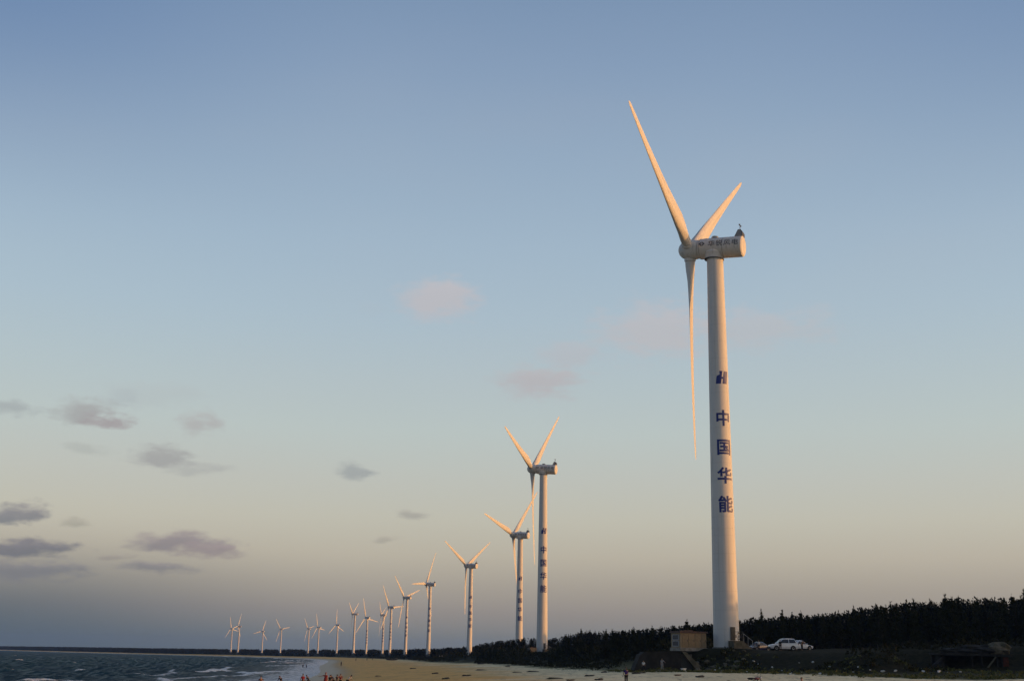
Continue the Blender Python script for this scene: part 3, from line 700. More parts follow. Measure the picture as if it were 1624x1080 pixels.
for s in range(8):
    rg = np.random.default_rng(100 + s)
    h = 7.0; rad = [1.15, .95, 1.45, .8, 1.25, 1.0, 1.5, .7][s]
    Vc = crown_arrays(rg, h, rad, 60, 42, .075)
    if s in (2, 6):            # forked trees carry a second, lower leader
        V2 = crown_arrays(rg, h * .8, rad * .6, 26, 34, .08, .3); V2[:, 0] += .7; V2[:, 1] += rg.uniform(-.4, .4); Vc = np.concatenate([Vc, V2])
    cme = mesh_quads('crown', Vc, M_needle)
    m = MB(); lean = rg.normal(0, .10, 2)
    m.tube([(0, 0, -.5), (lean[0] * .2, lean[1] * .2, 1.2), (lean[0] * .1, 0, 3.4), (0, 0, h * .97)], [.17, .13, .09, .02], 7)
    for k in range(9):
        t = .12 + .085 * k; a = rg.uniform(0, 6.28); Lb = rad * (1 - t) * .8
        m.tube([(0, 0, t * h * .96), (math.cos(a) * Lb * .55, math.sin(a) * Lb * .55, t * h * .96 + Lb * .4), (math.cos(a) * Lb * .9, math.sin(a) * Lb * .9, t * h * .96 + Lb * .8)], [.05, .03, .012], 5)
    root = thing('casuarina_tree', (0, 0, 0))
    tr = m.build('trunk', M_bark, root); link('crown', cme, root)
    TREES.append(root)

THZ = math.atan((1040.84 - 540) / 1880); ROLL = .016; FPX = 1880.0
CAMM = Matrix.Rotation(PI / 2 + THZ, 3, 'X') @ Matrix.Rotation(ROLL, 3, 'Z')
CAMI = np.array(CAMM.transposed())
def project(x, y, z):
    q = CAMI @ np.array([x, y, z - EYE]); return 812 + FPX * q[0] / -q[2], 540 - FPX * q[1] / -q[2]
SKX = [0, 150, 340, 560, 650, 700, 740, 762, 800, 830, 870, 900, 940, 1000, 1060, 1110, 1190, 1240, 1290, 1330, 1380, 1420, 1470, 1510, 1700]
SKYY = [1024, 1026, 1029, 1030, 1029.5, 1028, 1026, 1019, 1013, 1009, 1011, 1005, 999, 996, 991, 987, 978, 973, 971, 967, 957, 953, 948, 944, 942]
def allowed_h(x, y, z):
    """height at which a tree standing here would just reach the skyline of the wood"""
    px, _ = project(x, y, z + 6); sk = np.interp(px, SKX, SKYY)
    h = 6.0
    for _ in range(12):
        p = project(x, y, z + h); h += (p[1] - np.interp(p[0], SKX, SKYY)) * y / FPX * .95
    return h, px
CLEAR = [(34.3, 191.2, 6.5), (12.5, 439.4, 5), (28.3, 190.9, 5.5), (6.2, 645, 3), (-27.9, 902.4, 4), (44, 195, 7), (50, 205, 5.5), (42, 205, 6.5), (37.5, 187, 5)]
LANES = [(project(a, b, 8)[0], b, w_) for (a, b, c, *_r), w_ in zip(TURB, [0, 19, 0, 8, 8, 7] + [4.2] * 11) if w_]
LANES += [(845, 436, 11), (562.5, 2000, 3.5), (610, 2096, 3)]
def lane(x, y):
    """strip of low growth before the foot of a tower or hut"""
    px = project(x, y, 6)[0]
    return any(abs(px - lx) < lw and y < ly + 2 and y > ly * .3 for lx, ly, lw in LANES)
def clear(x, y, extra=0): return all(math.hypot(x - a, y - b) > r + extra for a, b, r in CLEAR)
tree_spots = []
rt = random.Random(11)
def try_tree(x, y, lo, hi, region):
    if not clear(x, y) or lane(x, y): return False
    if any((x - a) ** 2 + (y - b) ** 2 < (lo_ * .55 + .5) ** 2 for a, b, _, _, _, lo_ in tree_spots[-90:]): return False
    z = gz(x, y); h, px = allowed_h(x, y, z)
    if px < -20 or px > 1660 or h < 2.6: return False
    h = min(h * rt.uniform(lo, hi) * (1.08 if rt.random() < .12 else .95), rt.uniform(8.2, 11.5))
    tree_spots.append((x, y, z, h, region, 1.8)); return True
# wood behind the cars and the ruin, row after row
for row, (yy, n) in enumerate([(213, 34), (219, 34), (227, 30), (238, 22), (252, 18)]):
    got = 0
    for k in range(n):
        f = (k + rt.uniform(.1, .9)) / n; x = 31 + row * 2.2 + f * (.452 * yy - 31 - row * 2.2 + 3)
        got += try_tree(x, yy + rt.uniform(-2.4, 2.4), .72 if row < 4 else .88, 1.0 if row < 4 else 1.06, 0)
for k in range(16):            # trees standing forward, above the ruin
    x = rt.uniform(60, 92); try_tree(x, rt.uniform(188, 206), .5, .8, 0)
nA = len(tree_spots)
# the wood between the nearest tower and the second one
for k in range(400):
    if len(tree_spots) - nA > 92: break
    y = 210 + 235 * rt.random() ** 1.2
    e = float(np.interp(y, [p[1] for p in VXr], [p[0] for p in VXr]))
    x = e + 7 + 38 * rt.random() ** 1.1 * (y / 300)
    try_tree(x, y, .66, 1.05, 1)
nB = len(tree_spots)
for k in range(400):           # and on to the fourth
    if len(tree_spots) - nB > 58: break
    y = 445 + 480 * rt.random()
    e = float(np.interp(y, [p[1] for p in VXr], [p[0] for p in VXr]))
    try_tree(e + 12 + 60 * rt.random(), y, .7, 1.04, 2)
TL = ['dark casuarina tree of the dense wood to the right of the nearest tower', 'dark casuarina tree of the wood between the two nearest towers', 'small dark casuarina tree of the wood beyond the second nearest tower']
TGR = ['casuarina trees right of the nearest tower', 'casuarina trees between the two nearest towers', 'casuarina trees beyond the second nearest tower']
used = set()
for i, (x, y, z, h, reg, _) in enumerate(tree_spots):
    v = rt.randrange(len(TREES))
    t = TREES[v] if v not in used else copy_tree(TREES[v]); used.add(v)
    s = h / 7.0; w = max(.8, min(1.5, s * rt.uniform(.9, 1.2) + .15))
    t.location = (x, y, z - .1); t.rotation_euler = (rt.uniform(-.03, .03), rt.uniform(-.03, .03), rt.uniform(0, 6.28)); t.scale = (w, w, s)
    tag(t, TL[reg], 'tree', TGR[reg])
for v, t in enumerate(TREES):
    if v not in used:
        for c in list(t.children): bpy.data.objects.remove(c)
        bpy.data.objects.remove(t)

# far-off wood that reads as one mass, and the unseen wood beyond the right of the frame, raised to shade tower and beach
def wood(name, pts, hs, seed, per, rad, leaf, mat):
    rg = np.random.default_rng(seed); n = len(pts)
    hs = np.asarray(hs)
    t = rg.beta(1.1, 1.35, (n, per)) * .98; az = rg.uniform(0, 2 * PI, (n, per))
    rr_ = rad * (hs / 7)[:, None] * (1 - t) ** .7 * np.sqrt(rg.random((n, per)))
    P = np.stack([pts[:, 0:1] + rr_ * np.cos(az), pts[:, 1:2] + rr_ * np.sin(az), pts[:, 2:3] + t * hs[:, None]], -1).reshape(-1, 3)
    D = unit(np.stack([np.cos(az) * .6, np.sin(az) * .6, np.full_like(az, .9)], -1).reshape(-1, 3) + rg.normal(0, .5, (n * per, 3)))
    L = rg.uniform(.7, 1.4, n * per) * leaf; W = rg.uniform(.18, .4, n * per) * leaf
    return tag(link(name, mesh_quads(name, kites(P, D, L, W, rg), mat)), kind='stuff')
rg = np.random.default_rng(21)
seg = [p for p in VP if p[1] >= 640]; pts = []; hs = []
for (ax, ay), (bx, by) in zip(seg[:-1], seg[1:]):
    L = math.hypot(bx - ax, by - ay); nx, ny = (by - ay) / L, -(bx - ax) / L
    if nx < 0: nx, ny = -nx, -ny
    step = 3.4 + .0013 * ay
    depth = 150 if ay < 1800 else 220
    for k in range(int(L / step * 7)):
        f = rg.random(); d = (14 if ay < 1190 else 4) + depth * rg.random() ** 1.6
        x, y = ax + (bx - ax) * f + nx * d, ay + (by - ay) * f + ny * d
        hmax = 4.5 + 4.5 * float(sst(14, 60, d)) if ay < 1400 else 8 + 5.5 * float(sst(10, 60, d))
        pts.append((x, y)); hs.append(hmax * rg.uniform(.7, 1.0))
for tx, ty, *_r in TURB[3:]:                 # the wood stands behind the far towers
    for k in range(60 if ty < 2500 else 90):
        f = 1 + rg.uniform(.008, .12); pts.append((tx * f + rg.uniform(-9, 9) * ty / 1880, ty * f)); hs.append((6.5 if ty < 1400 else 10) * rg.uniform(.75, 1.0))
pts = np.array(pts); zz = ground_z(pts[:, 0], pts[:, 1]); hs = np.array(hs)
keep = np.ones(len(pts), bool)
for i in range(len(pts)):
    h, px = allowed_h(pts[i, 0], pts[i, 1], zz[i])
    if px < -30 or px > 1700 or lane(pts[i, 0], pts[i, 1]): keep[i] = False; continue
    hs[i] = min(hs[i], max(h * rg.uniform(.85, 1.05), 1.2))
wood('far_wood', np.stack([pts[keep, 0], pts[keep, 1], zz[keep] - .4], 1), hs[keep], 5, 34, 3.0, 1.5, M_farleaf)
n = 1300
x = rg.uniform(96, 260, n); y = rg.uniform(-40, 235, n); k = (y < .95 * x + 500) & (x > .432 * y + 10) & ((y > 150) | (x > 105))
x, y = x[k], y[k]
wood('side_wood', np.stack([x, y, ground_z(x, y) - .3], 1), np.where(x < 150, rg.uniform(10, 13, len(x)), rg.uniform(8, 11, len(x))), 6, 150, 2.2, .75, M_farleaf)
# inland wood behind the near trees
n = 2600
y = 226 + 674 * rg.random(n) ** 1.7; e = np.interp(y, [p[1] for p in VXr], [p[0] for p in VXr]); x = e + 22 + rg.uniform(0, 1, n) ** 1.2 * (.47 * y - e)
z = ground_z(x, y); hs = np.array([min(13.0, allowed_h(a, b, c)[0] * rg.uniform(.84, .985)) for a, b, c in zip(x, y, z)]); k = hs > 1.5
k &= np.array([clear(a, b, 3) and not lane(a, b) for a, b in zip(x, y)])
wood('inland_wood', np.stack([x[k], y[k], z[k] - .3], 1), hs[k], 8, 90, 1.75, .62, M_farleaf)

# scrub over the dune face and along the foot of the wood
rg = np.random.default_rng(33)
P, S = [], []
def sow(n, xr, yr, dlo, dhi, size, ok):
    x = rg.uniform(*xr, n); y = rg.uniform(*yr, n); d = veg_dist(x, y)
    k = (d > dlo) & (d < dhi) & ok(x, y, d)
    z = ground_z(x, y)
    for a, b, c, dd in zip(x[k], y[k], z[k], d[k]):
        if clear(a, b, -1.5): P.append((a, b, c)); q = size(dd, b); S.append(min(q, rg.uniform(.2, .4)) if lane(a, b) else q)
sow(4200, (14, 100), (150, 300), 9, 46, lambda d, y: rg.uniform(.18, .5) + .9 * float(sst(7, 22, d)) * rg.random(), lambda x, y, d: (rg.random(len(x)) < .62) & ~((x > 36) & (x < 62) & (y > 166) & (y < 211)) & ~((x > 58.5) & (x < 72) & (y < 178)))
sow(5200, (-10, 60), (205, 470), 1.0, 34, lambda d, y: rg.uniform(.35, .8) + 2.1 * float(sst(3, 16, d)) * rg.random(), lambda x, y, d: rg.random(len(x)) < .9)
sow(6500, (-110, 40), (430, 1000), 1.5, 34, lambda d, y: rg.uniform(.4, .9) + 2.2 * float(sst(4, 20, d)) * rg.random(), lambda x, y, d: rg.random(len(x)) < .9)
def scrub(name, P, S, per, mat):
    P = np.array(P); S = np.array(S); n = len(P)
    v = unit(rg.normal(size=(n, per, 3))); v[..., 2] = np.abs(v[..., 2])
    Q = P[:, None] + v * (S[:, None] * rg.uniform(.45, 1.0, (n, per)))[..., None] * np.array([1.15, 1.15, .95])
    Dv = unit(v + rg.normal(0, .5, (n, per, 3)))
    Lq = (.22 + .28 * S)[:, None] * rg.uniform(.6, 1.2, (n, per)); Wq = Lq * rg.uniform(.22, .4, (n, per))
    tag(link(name, mesh_quads(name, kites(Q.reshape(-1, 3), Dv.reshape(-1, 3), Lq.ravel(), Wq.ravel(), rg), mat)), kind='stuff')
scrub('undergrowth', P, S, 26, M_scrub)
P, S = [], []
sow(6500, (12, 76), (142, 192), -2.0, 16, lambda d, y: rg.uniform(.08, .24), lambda x, y, d: rg.random(len(x)) < np.clip(.45 + .7 * wob(x, y, 4, 1.0) - .02 * d, 0, 1))
scrub('ground_cover', P, S, 14, M_cover)
# grass at the foot of the dune
n = 26000
x = rg.uniform(4, 100, n); y = rg.uniform(148, 330, n); d = veg_dist(x, y); w = wob(x, y, 6, 5.0)
k = (d > -3.5) & (d < 5) & (rg.random(n) < np.clip(.55 + .9 * w - .06 * np.abs(d), 0, 1)); x, y = x[k], y[k]; n = len(x)
Pg = np.stack([x, y, ground_z(x, y) - .02], 1); Dg = unit(np.stack([rg.normal(0, .5, n), rg.normal(0, .5, n), np.ones(n)], 1))
tag(link('grass', mesh_quads('grass', kites(Pg, Dg, rg.uniform(.12, .38, n), rg.uniform(.02, .05, n), rg), M_grass)), kind='stuff')
def at(px, y, py=1066):
    d = CAMM @ Vector(((px - 812) / FPX, (540 - py) / FPX, -1)); return d.x / d.y * y
# ------------------------------------------------------------------ concrete bunker (left of the nearest tower) and ruin (right)
def make_bunker():
    root = thing('concrete_bunker', (22.4, 182.0, 3.55), R(4), 'dark concrete bunker with sloping ends half buried in the dune, two people before it', 'bunker')
    m = MB()
    pr = [(-3.9, -.4), (3.2, -.4), (3.2, 2.25), (2.6, 2.42), (-2.3, 2.30), (-2.9, 2.05)]
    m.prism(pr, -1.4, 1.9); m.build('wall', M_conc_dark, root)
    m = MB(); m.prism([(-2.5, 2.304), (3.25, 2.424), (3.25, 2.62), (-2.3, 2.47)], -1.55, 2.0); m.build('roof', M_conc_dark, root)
    m = MB()
    m.add([(3.35, -1.5, 2.55), (3.95, -1.5, 2.5), (6.3, -1.6, .35), (5.3, -1.6, .1), (3.35, -.9, 2.6), (3.95, -.9, 2.55), (6.3, -.7, .4), (5.3, -.7, .1)],
          [(0, 1, 2, 3), (4, 5, 6, 7)[::-1], (0, 1, 5, 4), (1, 2, 6, 5), (2, 3, 7, 6), (3, 0, 4, 7)])
    m.build('wing_wall', M_conc_mid, root)
    m = MB(); m.box((4.2, .4, .9), (1.6, 1.9, 2.6)); m.build('entrance', M_dark, root)  # solid dark block stands in for the shade inside the opening
    return root
make_bunker()
def make_ruin():
    root = thing('concrete_ruin', (65.4, 172.5, 3.75), R(-3), 'dark ruined concrete shelter with slab roof, thin posts and a leaning beam', 'ruin')
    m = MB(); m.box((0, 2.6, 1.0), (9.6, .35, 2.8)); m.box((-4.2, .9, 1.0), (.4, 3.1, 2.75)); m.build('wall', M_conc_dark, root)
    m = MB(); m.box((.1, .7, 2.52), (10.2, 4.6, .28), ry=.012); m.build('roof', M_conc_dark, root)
    for x in (-.35, 1.0, 3.1, 3.75):
        p = MB(); p.box((x, -1.25, 1.12), (.2, .22, 2.52)); p.build('post', M_conc_dark, root)
    p = MB(); p.tube([(.85, -1.7, -.1), (2.9, -1.5, 2.3)], [.13, .11], 6); p.build('leaning_beam', M_conc_mid, root)
    p = MB(); p.add([(-4.3, -1.3, 2.2), (-4.0, -1.3, 2.2), (-6.9, -1.9, -.2), (-7.5, -1.9, -.2), (-4.3, -.9, 2.25), (-4.0, -.9, 2.25), (-6.9, -1.3, -.2), (-7.5, -1.3, -.2)],
                    [(0, 1, 2, 3), (7, 6, 5, 4), (0, 1, 5, 4), (1, 2, 6, 5), (2, 3, 7, 6), (3, 0, 4, 7)]); p.build('buttress', M_conc_dark, root)
    p = MB(); p.box((4.35, -.9, 1.05), (.75, .5, 2.4)); p.build('brick_pier', M_rust, root)
    return root
make_ruin()
for k, (dx, dy, s, lab) in enumerate([(1.5, .8, (3.2, 1.6, .7), 'dark slab of broken concrete lying on the ruined shelter roof'), (4.1, .4, (1.6, 1.3, .95), 'pale broken concrete lump on the right end of the ruined shelter roof'), (-1.9, 1.2, (2.0, 1.2, .45), 'low dark heap of broken concrete on the middle of the ruined shelter roof')]):
    m = MB(); m.blob((0, 0, 0), s, 40 + k, 11, 7, .22)
    o = m.build('concrete_lump', M_conc_mid if k == 1 else M_conc_dark, None, False, (65.4 + dx, 172.5 + dy, 3.75 + 2.66 + s[2] * .75)); tag(o, lab, 'rubble')

# ------------------------------------------------------------------ cars (local +x = front)
def make_car(name, paint, L, Hc, estate, label):
    root = thing(name, (0, 0, 0), 0, label, 'car')
    hw = .9; zb = .585 * Hc
    m = MB()
    st = [(-L / 2, .42, zb - .16, .72), (-L / 2 + .12, .30, zb - .03, .84), (-L / 2 + .7, .26, zb, hw), (0, .25, zb - .01, hw), (L * .17, .25, zb - .03, hw), (L / 2 - .75, .26, zb - .11, hw - .02), (L / 2 - .25, .28, zb - .22, .84), (L / 2 - .03, .36, zb - .33, .70), (L / 2, .42, zb - .38, .62)]
    rings_ = []
    for x, z0, z1, w in st:
        rings_.append([(x, -w + .05, z0), (x, -w, z0 + .16), (x, -w - .01, (z0 + z1) / 2), (x, -w + .05, z1 - .04), (x, -w + .14, z1), (x, w - .14, z1), (x, w - .05, z1 - .04), (x, w + .01, (z0 + z1) / 2), (x, w, z0 + .16), (x, w - .05, z0)])
    m.rings(rings_)
    tail = -L / 2 + (.14 if estate else .95); roof1 = tail + (.55 if estate else .75); roof0 = L * .06; ws = L * .23
    gh = [(tail, zb - .02, .78, zb - .02), (tail + .1, zb, .77, zb + .16), (roof1, zb, .74, Hc - .05), ((roof0 + roof1) / 2, zb, .74, Hc), (roof0 - .3, zb, .74, Hc - .02), (roof0, zb, .75, Hc - .09), (ws, zb - .03, .80, zb - .01)]
    rings_ = []
    for x, z0, w, z1 in gh:
        k = (z1 - z0) / (Hc - zb); wt = .84 - .20 * max(k, 0)
        rings_.append([(x, -.85, z0 - .05), (x, -.84, z0), (x, -wt, z0 + (z1 - z0) * .88), (x, -wt + .12, z1 + .005), (x, wt - .12, z1 + .005), (x, wt, z0 + (z1 - z0) * .88), (x, .84, z0), (x, .85, z0 - .05)])
    m.rings(rings_)
    body = m.build('body', paint, root, smooth=38)
    def glass(nm, pts):
        g = MB(); g.add(pts, [tuple(range(len(pts)))]); return g.build(nm, M_glass, root)
    z0, z1 = zb + .05, Hc - .15
    for s in (-1, 1):
        yb, yt = s * .862, s * .705
        xs = [(roof1 - .28, roof1 + .02), ((roof0 + roof1) / 2 - .05, None)]
        a, b, c, d = tail + .32, roof1 + .02, (roof0 + roof1) / 2, ws - .22
        glass('side_window', [(a, yb, z0 + .04), (c - .05, yb, z0), (c - .05, yt, z1), (b, yt, z1 - .02)])
        glass('side_window', [(c + .05, yb, z0), (d, yb, z0), (roof0 - .02, yt, z1 - .03), (c + .05, yt, z1)])
    glass('windscreen', [(ws + .0, -.68, zb + .045), (ws + .0, .68, zb + .045), (roof0 + .06, .58, Hc - .10), (roof0 + .06, -.58, Hc - .10)])
    glass('rear_window', [(tail + .03, -.62, zb + .14), (tail + .03, .62, zb + .14), (roof1 - .10, .54, Hc - .11), (roof1 - .10, -.54, Hc - .11)])
    for x in (-L * .285, L * .30):
        for s in (-1, 1):
            a = MB(); n = 20
            a.add([(x, s * .925, .36)] + [(x + .42 * math.cos(2 * PI * k / n), s * .925, max(.20, .36 + .42 * math.sin(2 * PI * k / n))) for k in range(n)], [(0, 1 + k, 1 + (k + 1) % n) for k in range(n)])
            a.build('wheel_arch', M_rubber, root)
            w = MB(); prof = [(.20, -.11), (.33, -.11), (.355, -.07), (.355, .07), (.33, .11), (.20, .11)]
            w.rings([[(x + r * math.cos(2 * PI * k / 24), s * .87 + y, .355 + r * math.sin(2 * PI * k / 24)) for k in range(24)] for r, y in prof])
            wh = w.build('wheel', M_rubber, root, smooth=40)
            r_ = MB(); r_.rings([[(x + r * math.cos(2 * PI * k / 20), s * (.87 + y), .355 + r * math.sin(2 * PI * k / 20)) for k in range(20)] for r, y in ((.21, .105), (.20, .125), (.06, .10))])
            r_.build('rim', M_rim, wh, smooth=30)
    for s in (-1, 1):
        h = MB(); h.blob((L / 2 - .13, s * .58, zb - .35), (.14, .2, .09), 2, 10, 6, 0); h.build('headlight', M_lamp, root, True)
        h = MB(); h.blob((-L / 2 + .10, s * .66, zb - .10), (.10, .16, .14), 2, 10, 6, 0); h.build('tail_light', M_redlamp, root, True)
        h = MB(); h.blob((ws - .18, s * .98, zb + .08), (.09, .10, .07), 2, 8, 5, 0); h.build('wing_mirror', paint, root, True)
        for xx in (c - .22, d - .62):
            h = MB(); h.box((xx, s * .912, zb - .12), (.16, .03, .035)); h.build('door_handle', paint, root)
    b = MB(); b.box((L / 2 - .02, 0, .42), (.10, 1.3, .22)); b.build('bumper', M_rubber, root)
    return root
c1 = make_car('parked_car', M_carwhite, 4.65, 1.88, True, 'white estate-backed car in full side view parked behind the nearest tower'); c1.location = (43.9, 194.5, gz(43.9, 194.5) - .02); c1.rotation_euler.z = R(180 + 6)
c2 = make_car('parked_car', M_carwhite, 4.5, 1.6, False, 'white car half hidden behind the tail of the other white car'); c2.location = (48.9, 204.5, gz(48.9, 204.5) + .05); c2.rotation_euler.z = R(20)
c3 = make_car('parked_car', M_carblue, 4.6, 1.52, False, 'dark blue car with pale headlights in the shade, left of the white cars'); c3.location = (41.8, 203.5, gz(41.8, 203.5) - .02); c3.rotation_euler.z = R(218)
for c in (c1, c2, c3): c['group'] = 'cars parked behind the nearest tower'

# ------------------------------------------------------------------ motorcycle near the bottom edge
def make_motorcycle():
    root = thing('motorcycle', (at(1198, 109, 1075), 109, gz(at(1198, 109, 1075), 109) - .01), R(14), 'dark red motorcycle standing on the sand, cut off by the bottom of the photo', 'motorcycle')
    for x, nm in ((-.66, 'wheel'), (.66, 'wheel')):
        m = MB(); n = 28; rings_ = []
        for k in range(9):
            a = 2 * PI * k / 8
            rings_.append([((.27 + .045 * math.cos(a)) * math.cos(2 * PI * j / n) + x, .05 * math.sin(a), .31 + (.27 + .045 * math.cos(a)) * math.sin(2 * PI * j / n)) for j in range(n)])
        m.rings(rings_, cap=False); w = m.build('wheel', M_rubber, root, True)
        m = MB(); m.tube([(x, -.07, .31), (x, .07, .31)], .06, 10)
        for j in range(12):
            a = 2 * PI * j / 12; m.tube([(x, .03 * (-1) ** j, .31), (x + .235 * math.cos(a), 0, .31 + .235 * math.sin(a))], .006, 4)
        m.build('spokes', M_chrome, w)
    m = MB(); m.tube([(.66, 0, .31), (.42, 0, .95)], .035, 8); m.tube([(.42, 0, .9), (-.05, 0, .45), (-.66, 0, .33)], .035, 8); m.tube([(.40, 0, .86), (-.15, 0, .72), (-.7, 0, .80)], .035, 8); m.tube([(-.15, 0, .72), (-.1, 0, .42)], .03, 8); m.build('frame', M_dark, root)
    m = MB(); m.blob((.16, 0, .86), (.28, .15, .13), 3, 14, 8, 0); m.build('fuel_tank', M_carred, root, True)
    m = MB(); m.blob((-.38, 0, .86), (.42, .14, .075), 3, 14, 8, 0); m.build('seat', M_rubber, root, True)
    m = MB(); m.blob((.02, 0, .47), (.22, .15, .20), 5, 12, 8, .04); m.build('engine', M_dark, root, True)
    m = MB(); m.tube([(.30, -.36, 1.06), (.40, -.2, 1.03), (.42, 0, .97), (.40, .2, 1.03), (.30, .36, 1.06)], .018, 6); hb = m.build('handlebar', M_dark, root)
    for s in (-1, 1):
        m = MB(); m.tube([(.36, s * .27, 1.04), (.38, s * .30, 1.20)], .008, 5); m.blob((.38, s * .31, 1.24), (.02, .06, .04), 1, 8, 5, 0); m.build('mirror', M_dark, hb)
    m = MB(); m.blob((.52, 0, .92), (.10, .10, .10), 1, 12, 8, 0); m.build('headlight', M_lamp, root, True)
    m = MB(); m.tube([(.1, -.14, .33), (-.3, -.17, .30), (-.85, -.18, .40)], [.03, .035, .045], 8); m.build('exhaust', M_chrome, root)
    for x in (-.66, .66):
        m = MB(); n = 9; rg_ = []
        for k in range(n):
            a = R(20 + 140 * k / (n - 1)); rg_.append([(x + .36 * math.cos(a), -.07, .31 + .36 * math.sin(a)), (x + .375 * math.cos(a), 0, .31 + .375 * math.sin(a)), (x + .36 * math.cos(a), .07, .31 + .36 * math.sin(a)), (x + .35 * math.cos(a), 0, .31 + .35 * math.sin(a))])
        m.rings(rg_); m.build('mudguard', M_carred, root)
    return root
make_motorcycle()

# ------------------------------------------------------------------ beached boat
def make_boat(loc, rz, label):
    root = thing('beached_boat', loc, rz, label, 'boat')
    st = [(-3.0, .62, .30, .78), (-2.2, .80, .12, .70), (-1, .92, .04, .64), (.4, .95, .02, .66), (1.6, .78, .06, .78), (2.5, .42, .22, 1.0), (3.05, .06, .55, 1.22)]
    m = MB(); rings_ = []
    for x, w, zk, zg in st:
        rings_.append([(x, -w, zg), (x, -w * .86, zk + (zg - zk) * .45), (x, -w * .4, zk + .05), (x, 0, zk), (x, w * .4, zk + .05), (x, w * .86, zk + (zg - zk) * .45), (x, w, zg), (x, w * .9, zg - .02), (x, w * .75, zk + (zg - zk) * .5), (x, 0, zk + .12), (x, -w * .75, zk + (zg - zk) * .5), (x, -w * .9, zg - .02)])
    m.rings(rings_); m.build('hull', M_wood, root, smooth=40)
    for s in (-1, 1):
        m = MB(); m.tube([(x, s * w, zg + .03) for x, w, zk, zg in st], .05, 6); m.build('gunwale', M_woodpale, root)
    for x in (-1.6, -.2, 1.2):
        m = MB(); m.box((x, 0, .56), (.26, 1.6, .05)); m.build('thwart', M_woodpale, root)
    return root
make_boat((-60.0, 640, gz(-60, 640) - .03), R(8), 'dark wooden boat lying on the far sand below the sixth tower')

